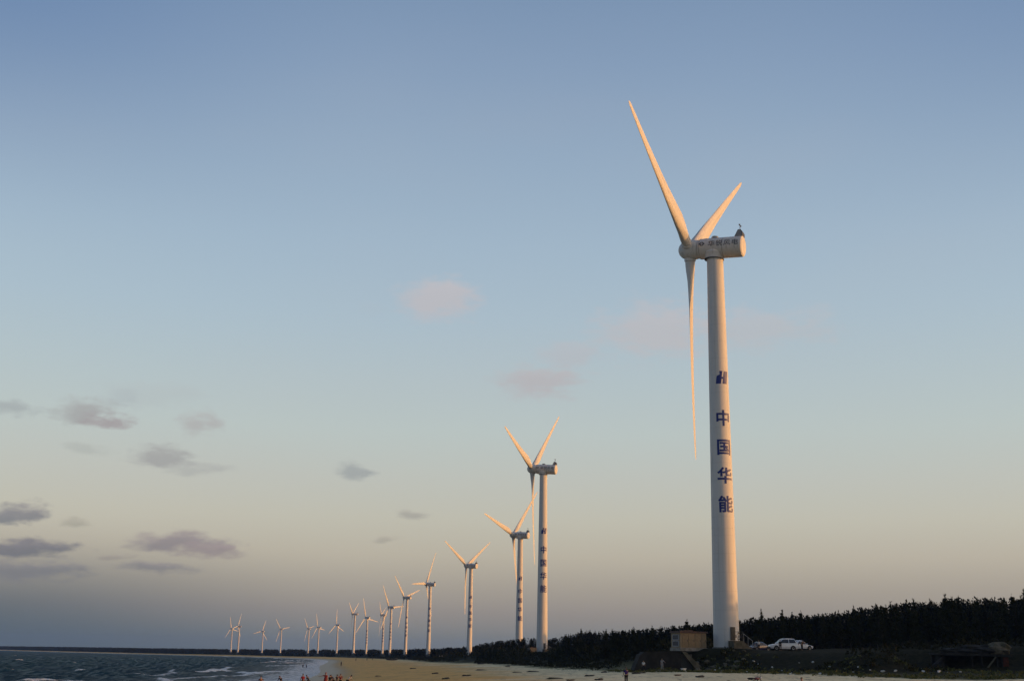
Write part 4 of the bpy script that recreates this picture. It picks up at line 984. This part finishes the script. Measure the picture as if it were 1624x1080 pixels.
# ------------------------------------------------------------------ people
def skin_mesh(name, verts, edges, radii, rootv=0, sub=1):
    me = bpy.data.meshes.new(name); me.from_pydata(verts, edges, [])
    o = bpy.data.objects.new(name, me); COL.objects.link(o)
    sk = o.modifiers.new('s', 'SKIN'); sk.use_smooth_shade = True; sk.branch_smoothing = .3
    lay = me.skin_vertices[0].data
    for i, r in enumerate(radii):
        rr_ = r if hasattr(r, '__len__') else (r, r); lay[i].radius = rr_; lay[i].use_root = (i == rootv)
    if sub:
        ss = o.modifiers.new('u', 'SUBSURF'); ss.levels = sub; ss.render_levels = sub
    dg = bpy.context.evaluated_depsgraph_get(); dg.update()
    out = bpy.data.meshes.new_from_object(o.evaluated_get(dg)); out.name = name
    bpy.data.objects.remove(o); bpy.data.meshes.remove(me)
    return out
def make_person(loc, rz, label, top, legs, armL=(.10, 0), armR=(.10, 0), stride=.06, dress=False, legmat=None, bend=0.0, hair_len=0, h=1.65, sit=False, group=None, skirtmat=None, hatmat=None):
    """arms: (angle out from the body, angle forward) in radians; facing local +y"""
    root = thing('person', loc, rz, label, 'person', group)
    k = h / 1.66
    def fwd(p):          # bend forward at the hips
        x, y, z = p; dz = z - .92
        if dz > 0: return (x, y * math.cos(bend) + dz * math.sin(bend), .92 + dz * math.cos(bend) - y * math.sin(bend))
        return p
    V = [(0, 0, .92), (0, .0, 1.08), (0, .0, 1.26), (0, 0, 1.38), (0, .01, 1.46), (0, .035, 1.535), (0, .015, 1.625)]
    Rr = [(.145, .10), (.125, .09), (.15, .10), (.10, .075), .052, (.078, .088), (.062, .07)]
    E_ = [(0, 1), (1, 2), (2, 3), (3, 4), (4, 5), (5, 6)]
    hands = []
    for s, (out, fo) in ((-1, armL), (1, armR)):
        sh = Vector((s * .175, 0, 1.345)); d = Vector((s * math.sin(out), math.cos(out) * math.sin(fo), -math.cos(out) * math.cos(fo)))
        el = sh + d * .27; d2 = (d + Vector((-s * .05, .18, .05))).normalized(); wr = el + d2 * .24; hd = wr + d2 * .085
        i = len(V); V += [tuple(sh), tuple(el), tuple(wr), tuple(hd)]; Rr += [.056, .043, .030, (.036, .024)]
        E_ += [(2, i), (i, i + 1), (i + 1, i + 2), (i + 2, i + 3)]; hands.append((i, hd, d2, s))
    legsi = []
    for s in (-1, 1):
        i = len(V); f = s * stride
        if sit:
            V += [(s * .10, .02, .88), (s * .13, .42, 1.02), (s * .12, .50, .58), (s * .12, .66, .56)]
        else:
            V += [(s * .09, 0, .86), (s * .105, f * .6 + .02, .48), (s * .105, f - .02, .085), (s * .115, f + .13, .035)]
        Rr += [.088, .060, .042, (.042, .03)]
        E_ += [(0, i), (i, i + 1), (i + 1, i + 2), (i + 2, i + 3)]; legsi.append(i)
    V = [fwd(p) for p in V]; zoff = -.53 if sit else 0
    V = [(p[0] * k, p[1] * k, (p[2] + zoff) * k) for p in V]; Rr = [tuple(q * k for q in r) if hasattr(r, '__len__') else r * k for r in Rr]
    body = skin_mesh('body', V, E_, Rr)
    # fingers, thumbs, nose and ears join the same mesh
    m = MB()
    for i, hd, d2, s in hands:
        p = Vector(V[i + 3]); dd = (p - Vector(V[i + 2])).normalized(); side = dd.cross(Vector((s, 0, 0))).normalized() if abs(dd.x) < .9 else Vector((0, 1, 0)); pal = side.cross(dd).normalized()
        for q, ln in zip((-1.5, -.5, .5, 1.5), (.060, .072, .070, .052)):
            b = p + dd * .018 + side * q * .017; m.tube([b, b + dd * ln * .55 + pal * .006, b + dd * ln + pal * .022], [.0095, .009, .007], 5)
        b = p - dd * .035 + side * -.030; m.tube([b, b + dd * .03 - side * .022, b + dd * .058 - side * .026], [.011, .010, .008], 5)
    hc = Vector(V[5]); fw = Vector((0, math.cos(bend), -math.sin(bend))); up = Vector((0, math.sin(bend), math.cos(bend)))
    m.tube([hc + fw * .078 + up * .02, hc + fw * .104 - up * .012], [.009, .015], 6)
    for s in (-1, 1): m.blob(tuple(hc + Vector((s * .080, 0, 0)) - up * .005), (.012, .022, .032), 1, 7, 5, 0)
    bm = bmesh.new(); bm.from_mesh(body)
    tmp = bpy.data.meshes.new('t'); tmp.from_pydata(m.v, [], m.f); bm.from_mesh(tmp); bpy.data.meshes.remove(tmp)
    bmesh.ops.recalc_face_normals(bm, faces=bm.faces); bm.to_mesh(body); bm.free()
    body.materials.clear(); body.materials.append(M_skin)
    bo = link('body', body, root)
    e = MB()
    for s in (-1, 1): e.blob(tuple(hc + Vector((s * .030, 0, 0)) + fw * .080 + up * .030), (.011, .006, .008), 1, 8, 5, 0)
    e.build('eyes', M_black, bo)
    # hair: a cap over the skull, longer down the nape for long hair
    hm = MB(); n = 14; hr = []
    for j, (a, q) in enumerate(((0, .05), (.35, .6), (.7, .86), (1.0, .98), (1.3, 1.02), (1.62, 1.0))):
        hr.append([tuple(hc + up * (.075 + .082 * math.cos(a) * 1.1 - .02) + Vector((math.cos(2 * PI * i / n), 0, 0)) * .092 * math.sin(a) * (1 if q else 1) + fw * (math.sin(2 * PI * i / n) * .10 * math.sin(a) - .018)) for i in range(n)])
    hm.rings(hr)
    if hair_len:
        hm.tube([hc - fw * .085 + up * .03, hc - fw * .105 - up * .08, hc - fw * .10 - up * (.10 + hair_len)], [.06, .055, .022], 8)
    hm.build('hair', hatmat or M_hair, bo, True)
    # clothes follow the limbs
    g = 1.16
    ti = [0, 1, 2, 3]; tv = [V[i] for i in ti]; tr_ = [tuple(q * g for q in Rr[i]) for i in ti]; te = [(0, 1), (1, 2), (2, 3)]
    for i, hd, d2, s in hands:
        j = len(tv); a, b = Vector(V[i]), Vector(V[i + 1]); tv += [tuple(a), tuple(a.lerp(b, .78))]; tr_ += [.067 * k, .060 * k]; te += [(2, j), (j, j + 1)]
    tm = skin_mesh('top', tv, te, tr_); tm.materials.clear(); tm.materials.append(top)
    link('shirt' if not dress else 'bodice', tm, bo)
    if dress:
        d = MB(); n = 20
        d.rings([[tuple(Vector(fwd((w * math.cos(2 * PI * i / n) * 1.12, w * .85 * math.sin(2 * PI * i / n), z))) * k) for i in range(n)] for z, w in ((1.12, .145), (.98, .175), (.80, .20), (.6, .235), (.42, .27))], cap=False)
        d.build('skirt', skirtmat or top, bo, True)
    else:
        lv = [V[0]]; lr = [(.152 * k, .112 * k)]; le = []
        for i in legsi:
            j = len(lv); a, b, c = Vector(V[i]), Vector(V[i + 1]), Vector(V[i + 2]); lv += [tuple(a), tuple(b), tuple(b.lerp(c, .86))]; lr += [.100 * k, .076 * k, .064 * k]; le += [(0, j), (j, j + 1), (j + 1, j + 2)]
        lm = skin_mesh('legs', lv, le, lr); lm.materials.clear(); lm.materials.append(legmat or legs); link('trousers', lm, bo)
    return root
def P_(px, y, *a, sink=0.0, py=1066, **kw):
    xx = at(px, y, py)
    return make_person((xx, y, gz(xx, y) - sink), *a, **kw)
G1 = 'bathers and strollers at the edge of the water'
P_(993, 115, R(12), 'woman seen from behind in a dark violet top, standing alone on the pale sand', M_purple, M_black, armL=(.16, .35), armR=(.2, .5), hair_len=.12, h=1.60)
P_(481, 142.4, R(30), 'bather in a red shirt facing the water, leftmost of the red-clad group', M_red, M_black, armL=(.22, .1), armR=(.22, .1), h=1.66, group=G1)
P_(490.5, 144.0, R(70), 'stooping bather in black beside the leftmost red shirt', M_black, M_black, armL=(.2, .7), armR=(.2, .8), bend=.5, h=1.6, group=G1)
P_(517, 140.8, R(160), 'woman in a coral red dress and red headscarf with one arm raised', M_coral, M_coral, armL=(.15, 0), armR=(1.15, .9), dress=True, hatmat=M_red, h=1.72, group=G1)
P_(524, 142.4, R(200), 'dark-clad bather directly right of the woman in the coral dress', M_black, M_bluecl, armL=(.2, .3), h=1.42, group=G1)
P_(529.5, 144.8, R(130), 'crouching dark figure in the middle of the red-clad group', M_bluecl, M_black, bend=.6, armL=(.2, 1.0), armR=(.2, 1.0), h=1.5, group=G1)
P_(535, 143.2, R(240), 'dark figure with an arm held out toward the right-hand red shirt', M_black, M_bluecl, armR=(1.2, .4), h=1.42, group=G1)
P_(540.5, 141.6, R(190), 'person in a red shirt, rightmost of the red-clad group', M_red, M_black, armL=(.35, .5), armR=(.4, .5), h=1.52, group=G1)
P_(552, 137.6, R(250), 'person in a white shirt bending down at the right end of the group', M_whitecl, M_black, bend=.75, armL=(.1, 1.2), armR=(.1, 1.2), h=1.6, group=G1)
P_(414.5, 142.4, R(20), 'bather standing waist deep in the foam, leftmost of all the people', M_brown, M_black, armL=(.4, .3), armR=(.5, .4), sink=-.15, h=1.6, group=G1)
P_(447, 137.6, R(40), 'bather stooping in the foam between the waist-deep one and the red shirts', M_black, M_black, bend=.7, armL=(.2, 1.1), armR=(.2, .9), sink=-.2, h=1.55, group=G1)
P_(541, 440, R(-20), 'lone dark figure walking on the wet sand at the tip of the beach', M_black, M_black, stride=.2, h=1.68, py=1055, group=G1)
P_(486, 445, R(60), 'far bather in the breakers, right one of two', M_bluecl, M_black, sink=.0, h=1.6, py=1055, group=G1)
P_(480.5, 450, R(10), 'far bather in the breakers, left one of two', M_black, M_black, sink=.0, h=1.6, py=1055, group=G1)
G2 = 'people far off along the sand'
for px, y, mt, lab in ((564.5, 700, M_black, 'tiny dark figure on the far sand left of the beached boat'), (582, 690, M_black, 'tiny dark figure on the far sand midway between the boat and the sunlit house'), (591, 720, M_bluecl, 'tiny dark figure on the far sand next left of the boat'),
                       (697, 560, M_whitecl, 'tiny figure in white on the far sand, left one of a pair'), (701, 560, M_whitecl, 'tiny figure in white on the far sand, right one of a pair')):
    P_(px, y, R(rt.uniform(0, 360)), lab, mt, mt if mt is M_whitecl else M_black, h=1.65, py=1045, group=G2)
G3 = 'people by the bunker and the cars'
P_(1020.5, 178.5, R(170), 'person in a white shirt and dark trousers before the dark bunker', M_whitecl, M_black, h=1.62, py=1050, group=G3)
P_(1050, 178.3, R(150), 'person all in pale grey with a bent arm before the dark bunker', M_greycl, M_greycl, armL=(.9, .6), h=1.68, py=1050, group=G3)
P_(1237.5, 192.4, R(170), 'person in black standing against the door of the white car', M_black, M_black, h=1.70, py=1025, group=G3)
P_(1272, 194.0, R(200), 'person in dark brown clothes bending beside the tail of the white car', M_brown, M_black, bend=.5, armL=(.2, .9), armR=(.2, .9), h=1.66, py=1028, group=G3)
P_(1197.5, 196.5, R(160), 'person in a pale shirt sitting in the shade near the tower steps', M_greycl, M_black, h=1.6, sit=True, py=1028, group=G3)
P_(1203.5, 199.0, R(190), 'person in a white shirt standing in front of the dark blue car', M_whitecl, M_black, h=1.6, py=1026, group=G3)
P_(1271.5, 97, R(20), 'person in black sitting on the sand, only the head showing at the bottom edge', M_black, M_black, h=1.75, sit=True, py=1078, group=G3)

# ------------------------------------------------------------------ litter, driftwood and stones
def crumple(name, seed, s, mat, rough=.35):
    m = MB(); m.blob((0, 0, 0), s, seed, 9, 6, rough); o = m.build(name, mat, None, False); return o
LIT = [crumple('litter', 60 + k, (.30, .24, .16), M_litter, .45) for k in range(3)]
spots = [(1240, 168), (1271, 160), (1316, 163), (1353, 157), (1361, 158), (1225, 172), (1203, 176), (1196, 178), (1134, 178), (1142, 180), (1139, 172), (1118, 174), (1255, 164), (1268, 170), (1462, 168), (1464, 154), (1489, 154), (1503, 153), (1523, 154), (1400, 153), (1420, 154), (1185, 162), (1160, 165), (1253, 152), (1300, 152), (965, 215), (1145, 171), (1290, 168), (1380, 155), (1340, 160)]
for i, (px, y) in enumerate(spots):
    o = LIT[i % 3] if i < 3 else LIT[i % 3].copy()
    if i >= 3: COL.objects.link(o)
    x = at(px, y, 1062); s = rt.uniform(.3, .75); o.location = (x, y, gz(x, y) + .10 * s + .05); o.rotation_euler = (rt.uniform(-.3, .3), rt.uniform(-.3, .3), rt.uniform(0, 6)); o.scale = (s * rt.uniform(.8, 1.5), s, s)
    tag(o, 'scrap of pale plastic litter lying on the dark grass of the dune foot', 'litter', 'scraps of litter on the dune foot')
m = MB(); m.box((0, 0, .25), (.62, .5, .5), taper=.94); m.box((0, 0, .53), (.66, .54, .08)); o = m.build('foam_box', M_litter, None, False, (at(1084, 176, 1058), 176, gz(at(1084, 176, 1058), 176) - .02)); o.rotation_euler.z = .4
tag(o, 'white foam box left on the grass at the foot of the bunker wing wall', 'box')
DR = [crumple('driftwood', 80 + k, s, M_drift, .4) for k, s in enumerate([(.75, .3, .16), (.5, .35, .2), (1.1, .22, .13)])]
spots = [(763, 1052.5), (805, 1056.5), (763, 1062.5), (740, 1071.5), (707, 1076.5), (890, 1058), (935, 1072), (958, 1066), (845, 1065), (1010, 1068), (1020, 1067), (880, 1076), (655, 1060), (690, 1068), (600, 1072), (905, 1079), (950, 1078), (820, 1066), (1075, 1071), (1110, 1074)]
for i, (px, py) in enumerate(spots):
    o = DR[i % 3] if i < 3 else DR[i % 3].copy()
    if i >= 3: COL.objects.link(o)
    d = CAMM @ Vector(((px - 812) / FPX, (540 - py) / FPX, -1)); y = 100.0
    for _ in range(40): y = .5 * y + .5 * min(900, max(60, (gz(d.x / d.y * y, y) - EYE) / (d.z / d.y)))
    x = d.x / d.y * y; s = rt.uniform(.6, 1.2) * (1 + max(0, y - 200) / 400); o.location = (x, y, gz(x, y) + .03); o.rotation_euler = (0, 0, rt.uniform(-.6, .6)); o.scale = (s, s, s)
    tag(o, 'dark lump of driftwood and weed lying on the open sand', 'driftwood', 'driftwood on the beach')
ST = [crumple('stone', 90 + k, s, M_conc_mid, .25) for k, s in enumerate([(.6, .45, .34), (.42, .4, .3), (.8, .5, .36)])]
for i in range(30):
    o = ST[i % 3] if i < 3 else ST[i % 3].copy()
    if i >= 3: COL.objects.link(o)
    px = rt.uniform(1092, 1182); y = rt.uniform(177, 186.5); x = at(px, y, 1045); s = rt.uniform(.35, .95); o.location = (x, y, gz(x, y) + .12 * s); o.rotation_euler = (rt.uniform(-.4, .4), rt.uniform(-.4, .4), rt.uniform(0, 6)); o.scale = (s, s, s)
    tag(o, 'rough concrete chunk on the dark slope below the nearest tower', 'stone', 'concrete chunks on the slope below the nearest tower')
# ------------------------------------------------------------------ sky, sun, air, camera
EXPO = 1.0; SKYST = .12; SUN_EL, SUN_AZ = 4.6, 98.0      # azimuth clockwise from +y
w = bpy.data.worlds.new('World'); sc.world = w; w.use_nodes = True
nt = w.node_tree; bg = nt.nodes['Background']; bg.inputs[1].default_value = SKYST
def N(t, **kw):
    x = nt.nodes.new(t)
    for k, v in kw.items(): setattr(x, k, v)
    return x
def LK(a, b): nt.links.new(a, b)
def mth(op, a, b=None, c=None, clamp=False):
    x = N('ShaderNodeMath', operation=op, use_clamp=clamp)
    for i, v in enumerate((a, b, c)):
        if v is None: continue
        if hasattr(v, 'is_output'): LK(v, x.inputs[i])
        else: x.inputs[i].default_value = v
    return x.outputs[0]
def mixw(f, a, b, mode='MIX'):
    x = N('ShaderNodeMix', data_type='RGBA', blend_type=mode)
    for s, v in ((0, f), (6, a), (7, b)):
        if hasattr(v, 'is_output'): LK(v, x.inputs[s])
        elif isinstance(v, tuple): x.inputs[s].default_value = (*v[:3], 1)
        else: x.inputs[s].default_value = v
    return x.outputs[2]
def sst_n(f, lo, hi, a=0.0, b=1.0):
    x = N('ShaderNodeMapRange', interpolation_type='SMOOTHSTEP'); LK(f, x.inputs[0])
    for i, v in enumerate((lo, hi, a, b)): x.inputs[i + 1].default_value = v
    return x.outputs[0]
SKYK = 1.0 / (SKYST * 2 ** EXPO)
def sk(rgb): return tuple(c * SKYK for c in lin(rgb))
tc = N('ShaderNodeTexCoord'); nrm = N('ShaderNodeVectorMath', operation='NORMALIZE'); LK(tc.outputs['Generated'], nrm.inputs[0])
sep = N('ShaderNodeSeparateXYZ'); LK(nrm.outputs[0], sep.inputs[0])
el = mth('MULTIPLY', mth('ARCSINE', sep.outputs[2]), 180 / PI)
az = mth('MULTIPLY', mth('ARCTAN2', sep.outputs[0], sep.outputs[1]), 180 / PI)
sky = N('ShaderNodeTexSky', sky_type='NISHITA'); sky.sun_disc = False
sky.sun_elevation = R(SUN_EL); sky.sun_rotation = R(SUN_AZ); sky.air_density = 1.2; sky.dust_density = 2.0; sky.ozone_density = 2.0
# air colour by height above the horizon, as a dusk sky opposite-to-side of a low sun
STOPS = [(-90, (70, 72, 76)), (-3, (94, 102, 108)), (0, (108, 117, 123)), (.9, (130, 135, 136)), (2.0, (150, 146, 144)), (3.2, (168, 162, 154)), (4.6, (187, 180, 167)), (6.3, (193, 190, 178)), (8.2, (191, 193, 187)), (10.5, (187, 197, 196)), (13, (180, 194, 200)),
         (16, (171, 190, 204)), (19.5, (162, 183, 202)), (24, (148, 170, 194)), (28, (134, 157, 186)), (33, (116, 141, 174)), (42, (78, 93, 114)), (60, (54, 61, 72)), (90, (44, 48, 55))]  # topmost stops, above the view, darkened to lower the ambient light
ramp = N('ShaderNodeValToRGB'); ramp.color_ramp.interpolation = 'EASE'
er = ramp.color_ramp.elements
def epos(e): return (math.sqrt(max(e, 0) / 90) * .9 + .1) if e >= 0 else .1 * (1 + e / 90)
while len(er) > 1: er.remove(er[0])
er[0].position = epos(STOPS[0][0]); er[0].color = (*sk(STOPS[0][1]), 1)
for e, c in STOPS[1:]:
    q = er.new(epos(e)); q.color = (*sk(c), 1)
ramp.color_ramp.interpolation = 'LINEAR'
pos = mth('ADD', mth('MULTIPLY', mth('SQRT', mth('MAXIMUM', mth('DIVIDE', el, 90.0), 0.0)), .9), .1)
neg = mth('MULTIPLY', mth('ADD', mth('DIVIDE', el, 90.0), 1.0), .1)
isneg = mth('LESS_THAN', el, 0.0)
fac = mth('ADD', mth('MULTIPLY', pos, mth('SUBTRACT', 1.0, isneg)), mth('MULTIPLY', neg, isneg))
LK(fac, ramp.inputs[0])
nis = mixw(1.0, sky.outputs[0], (2.2, 1.9, 1.7), 'MULTIPLY')
side = sst_n(az, 20, 90)                                   # toward the sun, out of frame, boosted scattering warms the ambient light
side2 = mth('MULTIPLY', side, sst_n(az, 178, 130))
base = mixw(mth('ADD', .10, mth('MULTIPLY', side2, .6)), ramp.outputs[0], nis)
# unseen sky behind the camera, darkened to cut the ambient fill
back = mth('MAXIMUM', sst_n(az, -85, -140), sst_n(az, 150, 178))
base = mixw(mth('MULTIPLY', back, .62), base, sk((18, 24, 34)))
# slow unevenness of the air, warmer and lighter to the right near the horizon
nz = N('ShaderNodeTexNoise'); nz.inputs['Scale'].default_value = 2.2; nz.inputs['Detail'].default_value = 3
mp = N('ShaderNodeMapping'); mp.inputs['Scale'].default_value = (1, 1, 3.0); LK(nrm.outputs[0], mp.inputs[0]); LK(mp.outputs[0], nz.inputs['Vector'])
lowband = sst_n(el, 7, .2)
warm = mth('MULTIPLY', sst_n(az, -16, 24), lowband)
base = mixw(mth('MULTIPLY', warm, .35), base, sk((164, 155, 142)))
cool = mth('MULTIPLY', sst_n(az, -6, -24), sst_n(el, 6, .5))
base = mixw(mth('MULTIPLY', cool, .85), base, sk((88, 101, 108)))
corner_fade = mth('MULTIPLY', mth('MAXIMUM', mth('MULTIPLY', sst_n(az, -6, -30), .62), mth('MULTIPLY', sst_n(az, 10, 34), .42)), sst_n(el, 17, 31))  # both upper sides darkened, lens corner falloff put into the sky colour
base = mixw(corner_fade, base, sk((88, 120, 165)))
base = mixw(mth('MULTIPLY', sst_n(nz.outputs['Fac'], .45, .75), .07), base, sk((190, 180, 178)))
# clouds: small torn patches, far away
n1 = N('ShaderNodeTexNoise'); n1.inputs['Scale'].default_value = 26; n1.inputs['Detail'].default_value = 6; n1.inputs['Roughness'].default_value = .6
mp1 = N('ShaderNodeMapping'); mp1.inputs['Scale'].default_value = (1, 1, 2.6); LK(nrm.outputs[0], mp1.inputs[0]); LK(mp1.outputs[0], n1.inputs['Vector'])
n2 = N('ShaderNodeTexNoise'); n2.inputs['Scale'].default_value = 75; n2.inputs['Detail'].default_value = 5; LK(mp1.outputs[0], n2.inputs['Vector'])
wob1 = mth('SUBTRACT', n1.outputs['Fac'], .5); wob2 = mth('SUBTRACT', n2.outputs['Fac'], .5)
sepc = N('ShaderNodeSeparateColor'); LK(n1.outputs['Color'], sepc.inputs[0])
azw = mth('ADD', az, mth('MULTIPLY', mth('SUBTRACT', sepc.outputs[0], .5), 2.6)); elw = mth('ADD', el, mth('MULTIPLY', mth('SUBTRACT', sepc.outputs[1], .5), .9))
CL = [(-15.34, 4.72, 2.09, 0.55, 0.85, (145, 139, 139), 1),
      (-14.05, 4.54, 1.59, 0.31, 0.7, (150, 140, 140), 0),
      (-16.22, 3.69, 1.71, 0.27, 0.7, (133, 131, 133), 0),
      (-22.17, 4.17, 2.19, 0.49, 0.9, (123, 123, 127), 1),
      (-21.69, 3.37, 2.49, 0.46, 0.75, (127, 127, 130), 0),
      (-22.73, 5.6, 0.87, 0.53, 0.8, (132, 134, 136), 1),
      (-22.03, 5.69, 0.88, 0.56, 0.8, (136, 136, 138), 1),
      (-19.91, 10.3, 1.48, 0.68, 0.6, (160, 160, 160), 1),
      (-18.91, 10.03, 1.18, 0.48, 0.65, (160, 152, 154), 1),
      (-14.96, 10.34, 0.84, 0.63, 0.45, (170, 164, 164), 0),
      (-16.52, 8.58, 1.33, 0.55, 0.6, (156, 156, 156), 1),
      (-14.93, 8.26, 1.45, 0.31, 0.4, (165, 167, 165), 0),
      (-7.66, 8.44, 0.74, 0.39, 0.55, (150, 156, 158), 0),
      (-4.47, 6.39, 0.81, 0.25, 0.5, (156, 154, 148), 0),
      (-5.92, 5.19, 0.47, 0.18, 0.45, (160, 156, 146), 0),
      (-3.84, 16.77, 1.92, 0.95, 0.62, (192, 187, 190), 0),
      (1.53, 12.99, 2.1, 0.8, 0.7, (183, 180, 183), 0),
      (2.93, 14.27, 1.58, 0.58, 0.45, (184, 184, 189), 0),
      (7.32, 15.37, 3.12, 1.23, 0.55, (191, 186, 188), 0),
      (12.09, 15.32, 3.19, 0.93, 0.42, (189, 186, 188), 0),
      (-23.29, 10.4, 1.18, 0.33, 0.5, (158, 164, 166), 0),
      (-19.8, 5.42, 0.66, 0.2, 0.45, (156, 154, 142), 0),
      (-18.19, 4.15, 0.61, 0.17, 0.5, (150, 144, 138), 0),
      (-19.89, 8.81, 0.79, 0.24, 0.3, (164, 168, 164), 0),
      (-17.22, 11.53, 2.25, 0.56, 0.2, (176, 182, 184), 0),
      (-7.03, 16.16, 0.84, 0.33, 0.2, (172, 186, 196), 0),
      (-18.61, 11.27, 0.69, 0.41, 0.25, (168, 176, 180), 0)
]
for a, e, ra, re_, dens, c, flat in CL:
    dx = mth('DIVIDE', mth('SUBTRACT', azw, a), ra)
    de = mth('SUBTRACT', elw, e)
    dz = mth('DIVIDE', de, re_)
    if flat:               # flat underside: shorter reach downward
        dz = mth('MULTIPLY', dz, mth('ADD', 1.0, mth('MULTIPLY', mth('LESS_THAN', de, 0.0), .9)))
    d = mth('SQRT', mth('ADD', mth('MULTIPLY', dx, dx), mth('MULTIPLY', dz, dz)))
    d = mth('ADD', d, mth('ADD', mth('MULTIPLY', wob1, 1.5), mth('MULTIPLY', wob2, 1.15)))
    k = mth('MULTIPLY', sst_n(d, 1.4, .35), min(1.0, dens * 1.2))
    lit = mth('MULTIPLY', sst_n(de, -.2 * re_, .9 * re_), .5 if e < 8 else .12)          # low sun on the tops, painted into the cloud colour
    cc = mixw(lit, sk(c), sk(tuple(min(255, q * 1.10 + a_) for q, a_ in zip(c, (12, 6, 4)))))
    base = mixw(k, base, cc)
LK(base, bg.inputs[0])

sd = bpy.data.lights.new('sun', 'SUN'); sd.energy = 1.5; sd.angle = R(.6); sd.color = (1.0, .45, .115)
so_ = bpy.data.objects.new('sun', sd); COL.objects.link(so_)
sdir = Vector((math.cos(R(SUN_EL)) * math.sin(R(SUN_AZ)), math.cos(R(SUN_EL)) * math.cos(R(SUN_AZ)), math.sin(R(SUN_EL))))
so_.rotation_euler = sdir.to_track_quat('Z', 'Y').to_euler(); so_.location = (300, -60, 120)

def haze():
    m = bpy.data.materials.new('haze_air'); m.use_nodes = True; t = m.node_tree
    t.nodes.remove(t.nodes['Principled BSDF']); v = t.nodes.new('ShaderNodeVolumePrincipled')
    v.inputs['Density'].default_value = HAZE; v.inputs['Color'].default_value = (.22, .42, .86, 1); v.inputs['Anisotropy'].default_value = .2
    t.links.new(v.outputs[0], t.nodes['Material Output'].inputs['Volume'])
    b = MB(); x0, x1, y0, y1 = -12600, 5600, -600, 9800
    b.box(((x0 + x1) / 2, (y0 + y1) / 2, 50), (x1 - x0, y1 - y0, 130))
    tag(b.build('haze', m), kind='stuff')
HAZE = 6.5e-5
haze()

cd = bpy.data.cameras.new('camera'); cam = bpy.data.objects.new('camera', cd); COL.objects.link(cam); sc.camera = cam
cd.sensor_width = 36; cd.lens = 36 * FPX / 1624; cd.clip_start = .5; cd.clip_end = 40000
cam.matrix_world = Matrix.Translation((0, 0, EYE)) @ CAMM.to_4x4()
vs = sc.view_settings; vs.view_transform = 'Standard'; vs.look = 'None'; vs.exposure = EXPO; vs.gamma = 1
sc.render.engine = 'CYCLES'
sc.cycles.max_bounces = 6; sc.cycles.diffuse_bounces = 3; sc.cycles.glossy_bounces = 3; sc.cycles.transmission_bounces = 2; sc.cycles.volume_bounces = 1
sc.cycles.use_denoising = True
